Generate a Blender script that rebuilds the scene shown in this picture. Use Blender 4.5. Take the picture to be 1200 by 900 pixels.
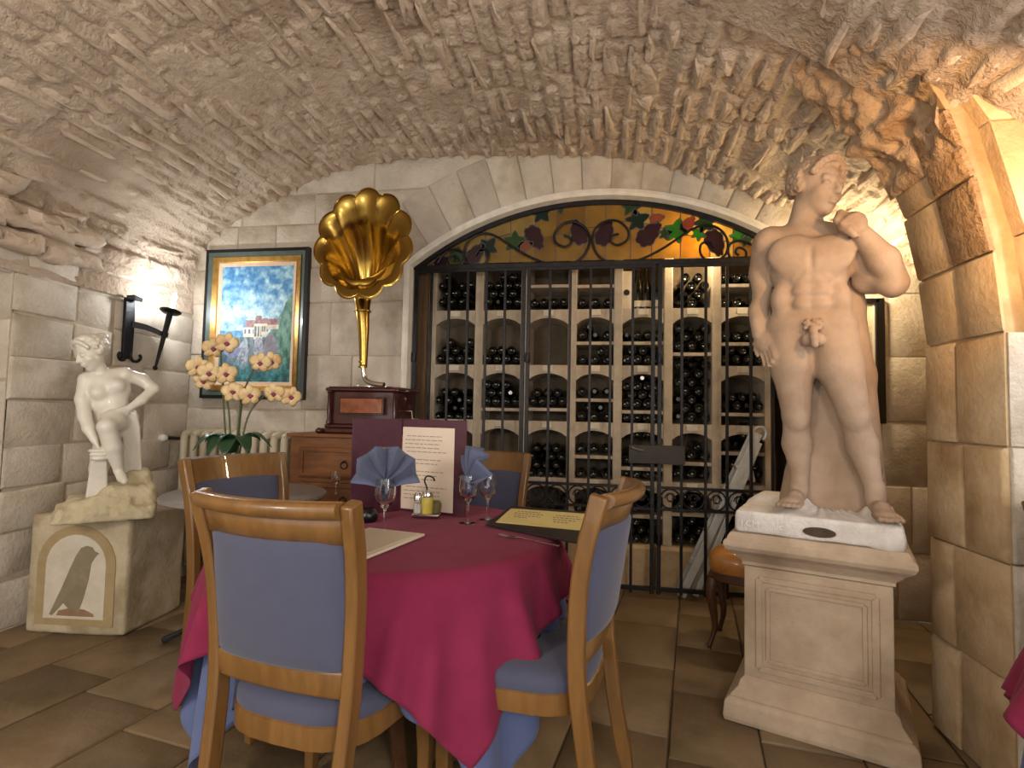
import bpy, math, random
import numpy as np
from mathutils import Vector, Matrix

for _o in list(bpy.data.objects):
    bpy.data.objects.remove(_o, do_unlink=True)
S = bpy.context.scene
COL = S.collection
rad = math.radians
random.seed(7)

# ------------------------------------------------------------------ camera
F = 640.0
CAM = Vector((0, 0, 1.2))
YAW, PITCH, ROLL = 9.5, 3.0, 1.15
CR = Matrix.Rotation(rad(YAW), 3, 'Z') @ Matrix.Rotation(rad(90 + PITCH), 3, 'X') @ Matrix.Rotation(rad(ROLL), 3, 'Z')
cd = bpy.data.cameras.new('camera')
cd.sensor_width = 36.0
cd.lens = 36.0 * F / 1200.0
cd.clip_start = 0.02
cam = bpy.data.objects.new('camera', cd)
COL.objects.link(cam)
cam.matrix_world = Matrix.Translation(CAM) @ CR.to_4x4()
S.camera = cam

# ------------------------------------------------------------------ view + world
S.view_settings.view_transform = 'Standard'
S.view_settings.look = 'None'
S.view_settings.exposure = 0.0
S.view_settings.gamma = 1.0
S.view_settings.use_curve_mapping = False
wd = bpy.data.worlds.new('world')
S.world = wd
wd.use_nodes = True
bgn = wd.node_tree.nodes['Background']
bgn.inputs[0].default_value = (1.0, 0.96, 0.91, 1)
bgn.inputs[1].default_value = 1.7


def light(name, kind, loc, power, col, size=0.1, target=None, size_y=None, spread=None):
    l = bpy.data.lights.new(name, kind)
    l.energy = power
    l.color = col
    if kind == 'AREA':
        l.size = size
        if size_y:
            l.shape = 'RECTANGLE'
            l.size_y = size_y
        if spread:
            l.spread = rad(spread)
    else:
        l.shadow_soft_size = size
    if kind == 'SPOT' and spread:
        l.spot_size = rad(spread)
        l.spot_blend = .7
    o = bpy.data.objects.new(name, l)
    COL.objects.link(o)
    o.location = loc
    if target is not None:
        o.rotation_euler = (Vector(target) - Vector(loc)).to_track_quat('-Z', 'Y').to_euler()
    return o


# daylight from the window in the side bay, right of the camera
light('window_daylight', 'AREA', (2.62, -0.3, 1.6), 42, (0.86, 0.92, 1.0), 1.2, (0.3, 1.9, 1.0), 1.4)
# added fill points without fixtures behind the camera, to brighten room and vault
light('room_fill', 'POINT', (-1.7, -0.5, 1.6), 88, (1.0, 0.91, 0.80), .18)
light('room_fill', 'POINT', (0.7, -0.7, 1.6), 76, (1.0, 0.91, 0.80), .18)
# warm bulb hidden inside the wine cellar, above the gate
light('cellar_bulb', 'POINT', (0.62, 3.93, 2.36), 12, (1.0, 0.78, 0.48), 0.05)
# uplight on the wall behind the big statue
light('statue_uplight_bulb', 'POINT', (1.43, 3.48, 2.10), 24, (1.0, 0.80, 0.50), 0.05)
# warm spot on the arch at the right
light('arch_lamp_bulb', 'SPOT', (1.10, 1.48, 1.88), 75, (1.0, 0.56, 0.20), 0.03, (1.18, 2.3, 2.0), None, 105)


# ------------------------------------------------------------------ pixel helpers
def ray(x, y):
    return CR @ Vector(((x - 600) / F, (450 - y) / F, -1.0))


def at(x, y, d):
    return CAM + ray(x, y) * d


def onX(x, y, X):
    r = ray(x, y)
    return CAM + r * ((X - CAM.x) / r.x)


def onY(x, y, Y):
    r = ray(x, y)
    return CAM + r * ((Y - CAM.y) / r.y)


def onZ(x, y, Z):
    r = ray(x, y)
    return CAM + r * ((Z - CAM.z) / r.z)


class Frame:
    """upright plane facing the camera at a pixel and distance; pixels land on it"""

    def __init__(s, x, y, d, n=None):
        s.B = at(x, y, d)
        n = Vector(n) if n is not None else CAM - s.B
        n.z = 0
        s.n = n.normalized()
        s.u = Vector((0, 0, 1))
        s.r = s.u.cross(s.n)
        s.sv = (s.pt(x, y + 1) - s.pt(x, y)).length
        s.sh = (s.pt(x + 1, y) - s.pt(x, y)).length
        s.M = Matrix((s.r, s.n, s.u)).transposed()   # local x right, y to viewer, z up

    def pt(s, x, y, dn=0.0):
        r = ray(x, y)
        t = ((s.B + s.n * dn) - CAM).dot(s.n) / r.dot(s.n)
        return CAM + r * t


# ------------------------------------------------------------------ numpy noise
def _hash(ix, iy, iz):
    h = (ix.astype(np.int64) * 374761393 + iy.astype(np.int64) * 668265263 + iz.astype(np.int64) * 2147483647) & 0xffffffff
    h = ((h ^ (h >> 13)) * 1274126177) & 0xffffffff
    return ((h ^ (h >> 16)) & 0xffff) / 65535.0


def vnoise(x, y, z=0.0):
    x, y, z = np.broadcast_arrays(np.asarray(x, float), np.asarray(y, float), np.asarray(z, float))
    ix, iy, iz = np.floor(x), np.floor(y), np.floor(z)
    fx, fy, fz = x - ix, y - iy, z - iz
    fx, fy, fz = [f * f * (3 - 2 * f) for f in (fx, fy, fz)]
    r = 0
    for a in (0, 1):
        for b in (0, 1):
            for c in (0, 1):
                w = (fx if a else 1 - fx) * (fy if b else 1 - fy) * (fz if c else 1 - fz)
                r = r + w * _hash(ix + a, iy + b, iz + c)
    return r * 2 - 1


def fbm(x, y, z=0.0, o=4):
    r, a, f = 0, .5, 1.
    for k in range(o):
        r = r + a * vnoise(np.asarray(x) * f + 17 * k, np.asarray(y) * f - 9 * k, np.asarray(z) * f + 5 * k)
        a *= .5
        f *= 2.03
    return r


# ------------------------------------------------------------------ materials
MATS = {}


def lin(c):
    if isinstance(c, str):
        c = [int(c[i:i + 2], 16) / 255 for i in (0, 2, 4)]
    return tuple((v / 12.92 if v <= .04045 else ((v + .055) / 1.055) ** 2.4) for v in c) + (1,)


def mat(name, c1, c2=None, rough=.7, metal=0, scale=6, stretch=(1, 1, 1), bump=0, bscale=40, bdist=.01, rnd=0,
        trans=0, ior=1.45, spec=.5, detail=5, coat=0, sheen=0, wave=None, emit=None, estr=0, alpha=1, attr=None, subs=0,
        c3=None, s3=2.0, world=False, bstretch=None):
    if name in MATS:
        return MATS[name]
    m = bpy.data.materials.new(name)
    m.use_nodes = True
    nt = m.node_tree
    N, L = nt.nodes, nt.links
    b = N['Principled BSDF']
    b.inputs['Roughness'].default_value = rough
    b.inputs['Metallic'].default_value = metal
    b.inputs['IOR'].default_value = ior
    b.inputs['Specular IOR Level'].default_value = spec
    b.inputs['Transmission Weight'].default_value = trans
    b.inputs['Coat Weight'].default_value = coat
    b.inputs['Sheen Weight'].default_value = sheen
    b.inputs['Alpha'].default_value = alpha
    if subs:
        b.inputs['Subsurface Weight'].default_value = subs
        b.inputs['Subsurface Radius'].default_value = (.02, .012, .008)
    c1 = lin(c1)
    tc = N.new('ShaderNodeTexCoord')
    mp = N.new('ShaderNodeMapping')
    mp.inputs['Scale'].default_value = stretch
    if world:
        g = N.new('ShaderNodeNewGeometry')
        L.new(g.outputs['Position'], mp.inputs[0])
    else:
        L.new(tc.outputs['Object'], mp.inputs[0])
    vec = mp.outputs[0]
    if rnd and not world:
        oi = N.new('ShaderNodeObjectInfo')
        ad = N.new('ShaderNodeVectorMath')
        ad.operation = 'MULTIPLY_ADD'
        ad.inputs[1].default_value = (1, 1, 1)
        sc = N.new('ShaderNodeVectorMath')
        sc.operation = 'SCALE'
        sc.inputs[0].default_value = (37, 53, 71)
        L.new(oi.outputs['Random'], sc.inputs[3])
        L.new(mp.outputs[0], ad.inputs[0])
        L.new(sc.outputs[0], ad.inputs[2])
        vec = ad.outputs[0]
    col = None
    if attr:
        at_ = N.new('ShaderNodeAttribute')
        at_.attribute_name = attr
        col = at_.outputs['Color']
    elif c2 is not None:
        if wave:
            t = N.new('ShaderNodeTexWave')
            t.wave_type = 'BANDS'
            t.bands_direction = wave
            t.inputs['Scale'].default_value = scale
            t.inputs['Distortion'].default_value = 5
            t.inputs['Detail'].default_value = 3
            t.inputs['Detail Scale'].default_value = 1.5
            fac = t.outputs['Fac']
        else:
            t = N.new('ShaderNodeTexNoise')
            t.inputs['Scale'].default_value = scale
            t.inputs['Detail'].default_value = detail
            t.inputs['Roughness'].default_value = .62
            fac = t.outputs['Fac']
        L.new(vec, t.inputs['Vector'])
        r = N.new('ShaderNodeValToRGB')
        r.color_ramp.elements[0].position = .32
        r.color_ramp.elements[1].position = .68
        r.color_ramp.elements[0].color = c1
        r.color_ramp.elements[1].color = lin(c2)
        L.new(fac, r.inputs[0])
        col = r.outputs[0]
    if c3 is not None and col is not None:
        t3 = N.new('ShaderNodeTexNoise')
        t3.inputs['Scale'].default_value = s3
        t3.inputs['Detail'].default_value = 4
        L.new(vec, t3.inputs['Vector'])
        r3 = N.new('ShaderNodeValToRGB')
        r3.color_ramp.elements[0].position = .52
        r3.color_ramp.elements[1].position = .70
        r3.color_ramp.elements[0].color = (0, 0, 0, 1)
        L.new(t3.outputs['Fac'], r3.inputs[0])
        mx = N.new('ShaderNodeMix')
        mx.data_type = 'RGBA'
        L.new(r3.outputs[0], mx.inputs[0])
        L.new(col, mx.inputs[6])
        mx.inputs[7].default_value = lin(c3)
        col = mx.outputs[2]
    if rnd:
        oi2 = N.new('ShaderNodeObjectInfo')
        mr = N.new('ShaderNodeMapRange')
        mr.inputs[3].default_value = 1 - rnd
        mr.inputs[4].default_value = 1 + rnd
        L.new(oi2.outputs['Random'], mr.inputs[0])
        mu = N.new('ShaderNodeVectorMath')
        mu.operation = 'SCALE'
        if col is None:
            mu.inputs[0].default_value = c1[:3]
        else:
            L.new(col, mu.inputs[0])
        L.new(mr.outputs[0], mu.inputs[3])
        col = mu.outputs[0]
    if col is None:
        b.inputs['Base Color'].default_value = c1
    else:
        L.new(col, b.inputs['Base Color'])
    if bump:
        n2 = N.new('ShaderNodeTexNoise')
        n2.inputs['Scale'].default_value = bscale
        n2.inputs['Detail'].default_value = 6
        n2.inputs['Roughness'].default_value = .6
        if bstretch:
            mp2 = N.new('ShaderNodeMapping')
            mp2.inputs['Scale'].default_value = bstretch
            L.new(vec, mp2.inputs[0])
            L.new(mp2.outputs[0], n2.inputs['Vector'])
        else:
            L.new(vec, n2.inputs['Vector'])
        bp = N.new('ShaderNodeBump')
        bp.inputs['Strength'].default_value = bump
        bp.inputs['Distance'].default_value = bdist
        L.new(n2.outputs['Fac'], bp.inputs['Height'])
        L.new(bp.outputs[0], b.inputs['Normal'])
    if emit is not None:
        b.inputs['Emission Color'].default_value = lin(emit)
        b.inputs['Emission Strength'].default_value = estr
    MATS[name] = m
    return m


# ------------------------------------------------------------------ mesh helpers
def link(name, me, m=None, parent=None, smooth=False):
    if m is not None:
        me.materials.clear()
        me.materials.append(m)
    o = bpy.data.objects.new(name, me)
    COL.objects.link(o)
    if parent is not None:
        o.parent = parent
    return o


def mesh_from(name, v, f, smooth=False, sharp=None):
    me = bpy.data.meshes.new(name)
    me.from_pydata([tuple(x) for x in v], [], f)
    me.validate()
    if smooth:
        me.polygons.foreach_set('use_smooth', [True] * len(me.polygons))
        if sharp:
            me.set_sharp_from_angle(angle=rad(sharp))
    me.update()
    return me


class MB:
    def __init__(s):
        s.v, s.f = [], []

    def add(s, vs, fs):
        o = len(s.v)
        s.v += [Vector(v) for v in vs]
        s.f += [tuple(i + o for i in q) for q in fs]
        return s

    def box(s, c, size, rot=None, taper=1.0):
        c = Vector(c)
        vs = []
        for z in (-.5, .5):
            t = taper if z > 0 else 1.0
            for x, y in ((-.5, -.5), (.5, -.5), (.5, .5), (-.5, .5)):
                p = Vector((x * size[0] * t, y * size[1] * t, z * size[2]))
                if rot is not None:
                    p = rot @ p
                vs.append(c + p)
        return s.add(vs, [(3, 2, 1, 0), (4, 5, 6, 7), (0, 1, 5, 4), (1, 2, 6, 5), (2, 3, 7, 6), (3, 0, 4, 7)])

    def hexa(s, p8):
        return s.add(p8, [(3, 2, 1, 0), (4, 5, 6, 7), (0, 1, 5, 4), (1, 2, 6, 5), (2, 3, 7, 6), (3, 0, 4, 7)])

    def tube(s, pts, r, n=8, cap=True, closed=False, sq=None, up=None):
        """sweep; r float or list; sq=(a,b) half sizes of a rectangular section scaled by r"""
        pts = [Vector(p) for p in pts]
        m = len(pts)
        rs = [r] * m if not hasattr(r, '__len__') else list(r)
        T = []
        for i in range(m):
            if closed:
                t = pts[(i + 1) % m] - pts[i - 1]
            else:
                t = pts[min(i + 1, m - 1)] - pts[max(i - 1, 0)]
            T.append(t.normalized() if t.length > 1e-9 else Vector((0, 0, 1)))
        nv = Vector(up) if up is not None else (Vector((0, 0, 1)) if abs(T[0].z) < .9 else Vector((1, 0, 0)))
        vs = []
        for i in range(m):
            if up is not None:
                nv = Vector(up)
            nv = (nv - T[i] * nv.dot(T[i]))
            nv = nv.normalized() if nv.length > 1e-9 else T[i].orthogonal().normalized()
            bn = T[i].cross(nv)
            if sq:
                for a, b in ((-1, -1), (1, -1), (1, 1), (-1, 1)):
                    vs.append(pts[i] + bn * (a * sq[0] * rs[i]) + nv * (b * sq[1] * rs[i]))
            else:
                for k in range(n):
                    an = 2 * math.pi * k / n
                    vs.append(pts[i] + (bn * math.cos(an) + nv * math.sin(an)) * rs[i])
        k_ = 4 if sq else n
        fs = []
        for i in range(m if closed else m - 1):
            j = (i + 1) % m
            for k in range(k_):
                l = (k + 1) % k_
                fs.append((i * k_ + k, i * k_ + l, j * k_ + l, j * k_ + k))
        if cap and not closed:
            fs.append(tuple(reversed(range(k_))))
            fs.append(tuple(range((m - 1) * k_, m * k_)))
        return s.add(vs, fs)

    def lathe(s, prof, n=20, o=(0, 0, 0), M=None, cap=True):
        o = Vector(o)
        vs, fs = [], []
        for r, z in prof:
            for k in range(n):
                a = 2 * math.pi * k / n
                p = Vector((r * math.cos(a), r * math.sin(a), z))
                vs.append(o + (M @ p if M is not None else p))
        m = len(prof)
        for i in range(m - 1):
            for k in range(n):
                l = (k + 1) % n
                fs.append((i * n + k, i * n + l, (i + 1) * n + l, (i + 1) * n + k))
        if cap:
            if prof[0][0] > 1e-5:
                fs.append(tuple(reversed(range(n))))
            if prof[-1][0] > 1e-5:
                fs.append(tuple(range((m - 1) * n, m * n)))
        return s.add(vs, fs)

    def prism(s, poly, o, u, v, n, d0, d1):
        """extrude 2-D polygon (ccw in u,v) between n*d0 and n*d1"""
        o, u, v, n = Vector(o), Vector(u), Vector(v), Vector(n)
        k = len(poly)
        vs = [o + u * a + v * b + n * d0 for a, b in poly] + [o + u * a + v * b + n * d1 for a, b in poly]
        fs = [tuple(reversed(range(k))), tuple(range(k, 2 * k))]
        fs += [(i, (i + 1) % k, k + (i + 1) % k, k + i) for i in range(k)]
        return s.add(vs, fs)

    def grid(s, P, closed_u=False):
        a, b = len(P), len(P[0])
        vs = [p for row in P for p in row]
        fs = []
        for i in range(a - 1 + (1 if closed_u else 0)):
            for j in range(b - 1):
                i2 = (i + 1) % a
                fs.append((i * b + j, i2 * b + j, i2 * b + j + 1, i * b + j + 1))
        return s.add(vs, fs)

    def ball(s, c, r, n=10, m=6, M=None):
        c = Vector(c)
        if not hasattr(r, '__len__'):
            r = (r, r, r)
        vs, fs = [], []
        for i in range(m + 1):
            t = math.pi * i / m
            for k in range(n):
                a = 2 * math.pi * k / n
                p = Vector((r[0] * math.sin(t) * math.cos(a), r[1] * math.sin(t) * math.sin(a), -r[2] * math.cos(t)))
                vs.append(c + (M @ p if M is not None else p))
        for i in range(m):
            for k in range(n):
                l = (k + 1) % n
                fs.append((i * n + k, i * n + l, (i + 1) * n + l, (i + 1) * n + k))
        return s.add(vs, fs)

    def build(s, name, m, parent=None, smooth=False, sharp=40, bevel=0, bseg=2, world=True, subsurf=0, solid=0):
        """world=True: vertices are world coordinates; they are stored relative to the root thing"""
        off = Vector((0, 0, 0))
        if world and parent is not None:
            p = parent
            while p is not None:
                off = off + p.location
                p = p.parent
        vv = [v - off for v in s.v]
        me = mesh_from(name, vv, s.f, smooth or subsurf > 0, None if subsurf else sharp)
        bm_fix(me)
        o = link(name, me, m, parent)
        if solid:
            md = o.modifiers.new('s', 'SOLIDIFY')
            md.thickness = solid
            md.offset = 0
        if bevel:
            md = o.modifiers.new('b', 'BEVEL')
            md.width = bevel
            md.segments = bseg
            md.limit_method = 'ANGLE'
            md.angle_limit = rad(35)
            md.harden_normals = False
        if subsurf:
            md = o.modifiers.new('u', 'SUBSURF')
            md.levels = md.render_levels = subsurf
        return o


import bmesh


def bm_fix(me):
    bm = bmesh.new()
    bm.from_mesh(me)
    bmesh.ops.remove_doubles(bm, verts=bm.verts, dist=1e-6)
    bmesh.ops.recalc_face_normals(bm, faces=bm.faces)
    bm.to_mesh(me)
    bm.free()
    me.update()


def tag(o, label=None, cat=None, group=None, kind=None):
    if label:
        o['label'] = label
    if cat:
        o['category'] = cat
    if group:
        o['group'] = group
    if kind:
        o['kind'] = kind
    return o


def thing(name, label, cat, loc, group=None, rz=0):
    o = bpy.data.objects.new(name, None)
    COL.objects.link(o)
    o.empty_display_size = .05
    o.location = loc
    o.rotation_euler.z = rz
    return tag(o, label, cat, group)


def copy_tree(o, parent=None):
    c = o.copy()
    COL.objects.link(c)
    if parent is not None:
        c.parent = parent
        c.matrix_parent_inverse = o.matrix_parent_inverse.copy()
    for ch in list(o.children):
        copy_tree(ch, c)
    return c


def block(poly, o, u, v, n, depth=.06, proud=.0, cham=.012, jit=.0, rng=random):
    """one stone: convex polygon with a chamfered, slightly uneven face"""
    o, u, v, n = Vector(o), Vector(u), Vector(v), Vector(n)
    k = len(poly)
    area = sum(poly[i][0] * poly[(i + 1) % k][1] - poly[(i + 1) % k][0] * poly[i][1] for i in range(k))
    if area < 0:
        poly = poly[::-1]
    cx = sum(p[0] for p in poly) / k
    cy = sum(p[1] for p in poly) / k
    inner = []
    for i in range(k):
        ax, ay = poly[i - 1]
        bx, by = poly[i]
        qx, qy = poly[(i + 1) % k]
        e1 = Vector((bx - ax, by - ay)).normalized()
        e2 = Vector((qx - bx, qy - by)).normalized()
        n1, n2 = Vector((-e1.y, e1.x)), Vector((-e2.y, e2.x))
        d = n1 + n2
        dd = max(.35, d.dot(n1))
        inner.append((bx + d.x * cham / dd, by + d.y * cham / dd))
    tx, ty = rng.uniform(-jit, jit), rng.uniform(-jit, jit)

    def P(p, h):
        h = h + (p[0] - cx) * tx + (p[1] - cy) * ty
        return o + u * p[0] + v * p[1] + n * h
    vs = [o + u * p[0] + v * p[1] + n * (-depth) for p in poly]
    vs += [P(p, proud - cham * .8) for p in poly]
    vs += [P(p, proud + rng.uniform(-.002, .002)) for p in inner]
    fs = []
    for a, b in ((0, k), (k, 2 * k)):
        for i in range(k):
            j = (i + 1) % k
            fs.append((a + i, a + j, b + j, b + i))
    fs.append(tuple(range(2 * k, 3 * k)))
    return vs, fs


def put_block(name, parent, m, *a, **kw):
    vs, fs = block(*a, **kw)
    c = sum((Vector(q) for q in vs), Vector()) / len(vs)
    me = mesh_from(name, [q - c for q in vs], fs, True, 50)
    me.materials.append(m)
    ob = bpy.data.objects.new(name, me)
    COL.objects.link(ob)
    ob.parent = parent
    ob.location = c - parent.location
    return ob


# ------------------------------------------------------------------ signed-distance sculpting
class Sculpt:
    def __init__(s, lo, hi, h):
        s.lo = np.array(lo, float)
        s.h = h
        s.n = np.ceil((np.array(hi, float) - s.lo) / h).astype(int) + 1
        s.F = np.full(tuple(s.n), 9.0, np.float32)

    def _reg(s, lo, hi):
        a = np.clip(np.floor((lo - s.lo) / s.h).astype(int), 0, s.n - 1)
        b = np.clip(np.ceil((hi - s.lo) / s.h).astype(int) + 1, 1, s.n)
        if np.any(b <= a):
            return None, None
        ax = [s.lo[i] + s.h * np.arange(a[i], b[i]) for i in range(3)]
        P = np.stack(np.meshgrid(*ax, indexing='ij'), -1)
        return tuple(slice(a[i], b[i]) for i in range(3)), P

    def _op(s, sl, d, k, sub):
        A = s.F[sl]
        if sub:
            d = -d
            h = np.clip(k - np.abs(A - d), 0, None) / max(k, 1e-6)
            s.F[sl] = np.maximum(A, d) + h * h * k * .25
        else:
            h = np.clip(k - np.abs(A - d), 0, None) / max(k, 1e-6)
            s.F[sl] = np.minimum(A, d) - h * h * k * .25

    def cap(s, a, b, ra, rb=None, k=.02, sub=False):
        a, b = np.array(a, float), np.array(b, float)
        rb = ra if rb is None else rb
        r = max(ra, rb) + k + 2 * s.h
        sl, P = s._reg(np.minimum(a, b) - r, np.maximum(a, b) + r)
        if sl is None:
            return s
        ab = b - a
        t = np.clip(((P - a) @ ab) / max(ab @ ab, 1e-9), 0, 1)
        d = np.linalg.norm(P - a - t[..., None] * ab, axis=-1) - (ra + (rb - ra) * t)
        s._op(sl, d, k, sub)
        return s

    def chain(s, pts, rs, k=.02, sub=False):
        for i in range(len(pts) - 1):
            s.cap(pts[i], pts[i + 1], rs[i], rs[i + 1], k, sub)
        return s

    def ell(s, c, r, M=None, k=.02, sub=False):
        c = np.array(c, float)
        r = np.array(r, float)
        Mn = np.eye(3) if M is None else np.array(M, float)
        e = np.abs(Mn) @ r + k + 2 * s.h
        sl, P = s._reg(c - e, c + e)
        if sl is None:
            return s
        Q = (P - c) @ Mn
        k0 = np.linalg.norm(Q / r, axis=-1)
        k1 = np.linalg.norm(Q / (r * r), axis=-1) + 1e-9
        d = k0 * (k0 - 1) / k1
        s._op(sl, d, k, sub)
        return s

    def rbox(s, c, hs, rd, M=None, k=.01, sub=False, nz=0, nsc=10):
        c = np.array(c, float)
        hs = np.array(hs, float)
        Mn = np.eye(3) if M is None else np.array(M, float)
        e = np.abs(Mn) @ hs + k + 2 * s.h + nz
        sl, P = s._reg(c - e, c + e)
        if sl is None:
            return s
        Q = np.abs((P - c) @ Mn) - (hs - rd)
        d = np.linalg.norm(np.maximum(Q, 0), axis=-1) + np.minimum(Q.max(-1), 0) - rd
        if nz:
            d = d + nz * fbm(P[..., 0] * nsc, P[..., 1] * nsc, P[..., 2] * nsc, 3)
        s._op(sl, d, k, sub)
        return s

    def mesh(s, name, off=(0, 0, 0), m=None, parent=None):
        Fv = s.F
        n = np.array(Fv.shape) - 1
        cs = [(0, 0, 0), (1, 0, 0), (0, 1, 0), (1, 1, 0), (0, 0, 1), (1, 0, 1), (0, 1, 1), (1, 1, 1)]

        def cv(c):
            return Fv[c[0]:c[0] + n[0], c[1]:c[1] + n[1], c[2]:c[2] + n[2]]
        ins = sum((cv(c) < 0).astype(np.int8) for c in cs)
        I = np.argwhere((ins > 0) & (ins < 8))
        idx = np.full(tuple(n), -1, np.int64)
        idx[tuple(I.T)] = np.arange(len(I))
        acc = np.zeros((len(I), 3))
        cnt = np.zeros(len(I))
        for a in cs:
            for ax in range(3):
                if a[ax]:
                    continue
                b = list(a)
                b[ax] = 1
                fa = Fv[I[:, 0] + a[0], I[:, 1] + a[1], I[:, 2] + a[2]]
                fb = Fv[I[:, 0] + b[0], I[:, 1] + b[1], I[:, 2] + b[2]]
                mk = (fa < 0) != (fb < 0)
                t = np.where(mk, fa / np.where(mk, fa - fb, 1), 0)
                p = np.array(a, float)[None, :].repeat(len(I), 0)
                p[:, ax] += t
                acc += p * mk[:, None]
                cnt += mk
        V = s.lo + (I + acc / cnt[:, None]) * s.h
        faces = []
        for ax in range(3):
            o1, o2 = [(1, 2), (2, 0), (0, 1)][ax]
            sl0 = [slice(1, -1)] * 3
            sl1 = [slice(1, -1)] * 3
            sl0[ax] = slice(0, -1)
            sl1[ax] = slice(1, None)
            A, B = Fv[tuple(sl0)], Fv[tuple(sl1)]
            E = np.argwhere((A < 0) != (B < 0))
            if not len(E):
                continue
            neg = A[tuple(E.T)] < 0
            g = E + 1
            g[:, ax] -= 1
            d1 = np.zeros(3, int)
            d1[o1] = 1
            d2 = np.zeros(3, int)
            d2[o2] = 1
            q = [idx[tuple((g - d1 - d2).T)], idx[tuple((g - d2).T)], idx[tuple(g.T)], idx[tuple((g - d1).T)]]
            q = np.stack(q, 1)
            q[~neg] = q[~neg][:, ::-1]
            faces.append(q)
        Q = np.concatenate(faces)
        Q = Q[(Q >= 0).all(1)]
        me = bpy.data.meshes.new(name)
        V = V - np.array(off, float)
        me.from_pydata(V.tolist(), [], Q.tolist())
        me.polygons.foreach_set('use_smooth', [True] * len(me.polygons))
        me.update()
        if m is not None:
            me.materials.append(m)
        o = bpy.data.objects.new(name, me)
        COL.objects.link(o)
        if parent is not None:
            o.parent = parent
        return o
# ================================================================== SETTING
YB = 3.69            # back wall
XL = -3.10           # left wall
XR = 1.30            # pier at the right
STONE = mat('limestone', 'cabfb0', 'b3a796', .92, scale=5, bump=.6, bscale=45, bdist=.014, rnd=.06, c3='9f917b', s3=3.4)
STONE_W = mat('warm_limestone', 'c3ab88', 'a88d68', .92, scale=5, bump=.55, bscale=40, bdist=.012, rnd=.08, c3='86693f', s3=2.2)
STONE_P = mat('pale_limestone', 'd2c8ba', 'bbae9c', .92, scale=6, bump=.7, bscale=45, bdist=.014, rnd=.05, c3='a99b86', s3=4)
PITTED = mat('pitted_limestone', 'bb9a74', '9a7a56', .95, scale=18, bump=1.0, bscale=30, bdist=.05, rnd=.08)
MORTAR = mat('lime_mortar', 'b8ab98', 'a29580', .95, scale=9, bump=.5, bscale=60)
VAULTM = mat('vault_mortar', 'cdbba6', 'b39f89', .95, scale=3.2, bump=1.0, bscale=30, bdist=.03, c3='a18c76', s3=1.3, world=True)
VSTONE = mat('vault_stone', 'cfbda8', 'b6a28c', .95, scale=5, bump=.7, bscale=28, bdist=.02, rnd=.05, world=True)
SLAB = mat('floor_slab', '836e52', '6a573f', .55, scale=3.5, bump=.35, bscale=24, bdist=.01, rnd=.09, c3='5f5038', s3=2.0)
GROUT = mat('floor_grout', '5a4c37', '473b2a', .9, scale=12)

# ---- floor: slabs laid at an angle to the back wall
fb = MB().add([(-3.6, -1.3, -.012), (2.9, -1.3, -.012), (2.9, 4.7, -.012), (-3.6, 4.7, -.012)], [(0, 1, 2, 3)])
floor = tag(fb.build('floor', GROUT), kind='structure')
ta = rad(9)
tu, tv = Vector((math.cos(ta), -math.sin(ta), 0)), Vector((math.sin(ta), math.cos(ta), 0))
ucuts = [-0.4527, -.088, .2368]
while ucuts[0] > -4.3:
    ucuts.insert(0, ucuts[0] - random.uniform(.36, .46))
while ucuts[-1] < 2.9:
    ucuts.append(ucuts[-1] + random.uniform(.33, .42))
for i in range(len(ucuts) - 1):
    a0, a1 = ucuts[i], ucuts[i + 1]
    w = -.95 + random.uniform(0, .4)
    if abs(a0 + .088) < .01:
        w = 2.22 - .5 * 6.3
    while w < 4.7:
        w1 = w + (.5 if abs(a0 + .088) < .01 else random.uniform(.42, .66))
        cx, cy = tu * ((a0 + a1) / 2) + tv * ((w + w1) / 2), 0
        if -3.5 < cx.x < 2.7 and -1.1 < cx.y < 3.95:
            g = .004
            put_block('slab', floor, SLAB, [(a0 + g, w + g), (a1 - g, w + g), (a1 - g, w1 - g), (a0 + g, w1 - g)],
                      (0, 0, 0), tu, tv, (0, 0, 1), depth=.012, proud=random.uniform(-.0025, .0015), cham=.006, jit=.003)
        w = w1

# ---- back wall with its big arch
ZS, XC, HW, AP = 2.24, -.06, 1.319, 2.693
AR = (HW * HW + (AP - ZS) ** 2) / (2 * (AP - ZS))
AZ = AP - AR
A0 = math.acos(HW / AR)
ROUT = AR + .42


def arc(r, a):
    return (XC + r * math.cos(a), AZ + r * math.sin(a))


arcA = [A0 + (math.pi - 2 * A0) * i / 40 for i in range(41)]
wb = MB()
ym = YB + .006
xr_, xl_ = 2.75, -3.4


def V3(p, y):
    return (p[0], y, p[1])


for x0, x1 in ((xl_, XC - HW), (XC + HW, xr_)):
    wb.add([(x0, ym, 0), (x1, ym, 0), (x1, ym, ZS), (x0, ym, ZS)], [(0, 1, 2, 3)])
    wb.add([(x0, ym, ZS), (x1, ym, ZS), (x1, ym, 3.25), (x0, ym, 3.25)], [(0, 1, 2, 3)])
for i in range(40):
    p, q = arc(AR, arcA[i]), arc(AR, arcA[i + 1])
    wb.add([V3(p, ym), V3(q, ym), (q[0], ym, 3.25), (p[0], ym, 3.25)], [(0, 1, 2, 3)])
    wb.add([V3(p, YB - .0), V3(q, YB - .0), V3(q, YB + .25), V3(p, YB + .25)], [(0, 1, 2, 3)])
for x in (XC - HW, XC + HW):
    wb.add([(x, YB, 0), (x, YB + .25, 0), (x, YB + .25, ZS), (x, YB, ZS)], [(0, 1, 2, 3)])
wall_back = tag(wb.build('wall_back', MORTAR), kind='structure')


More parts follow.
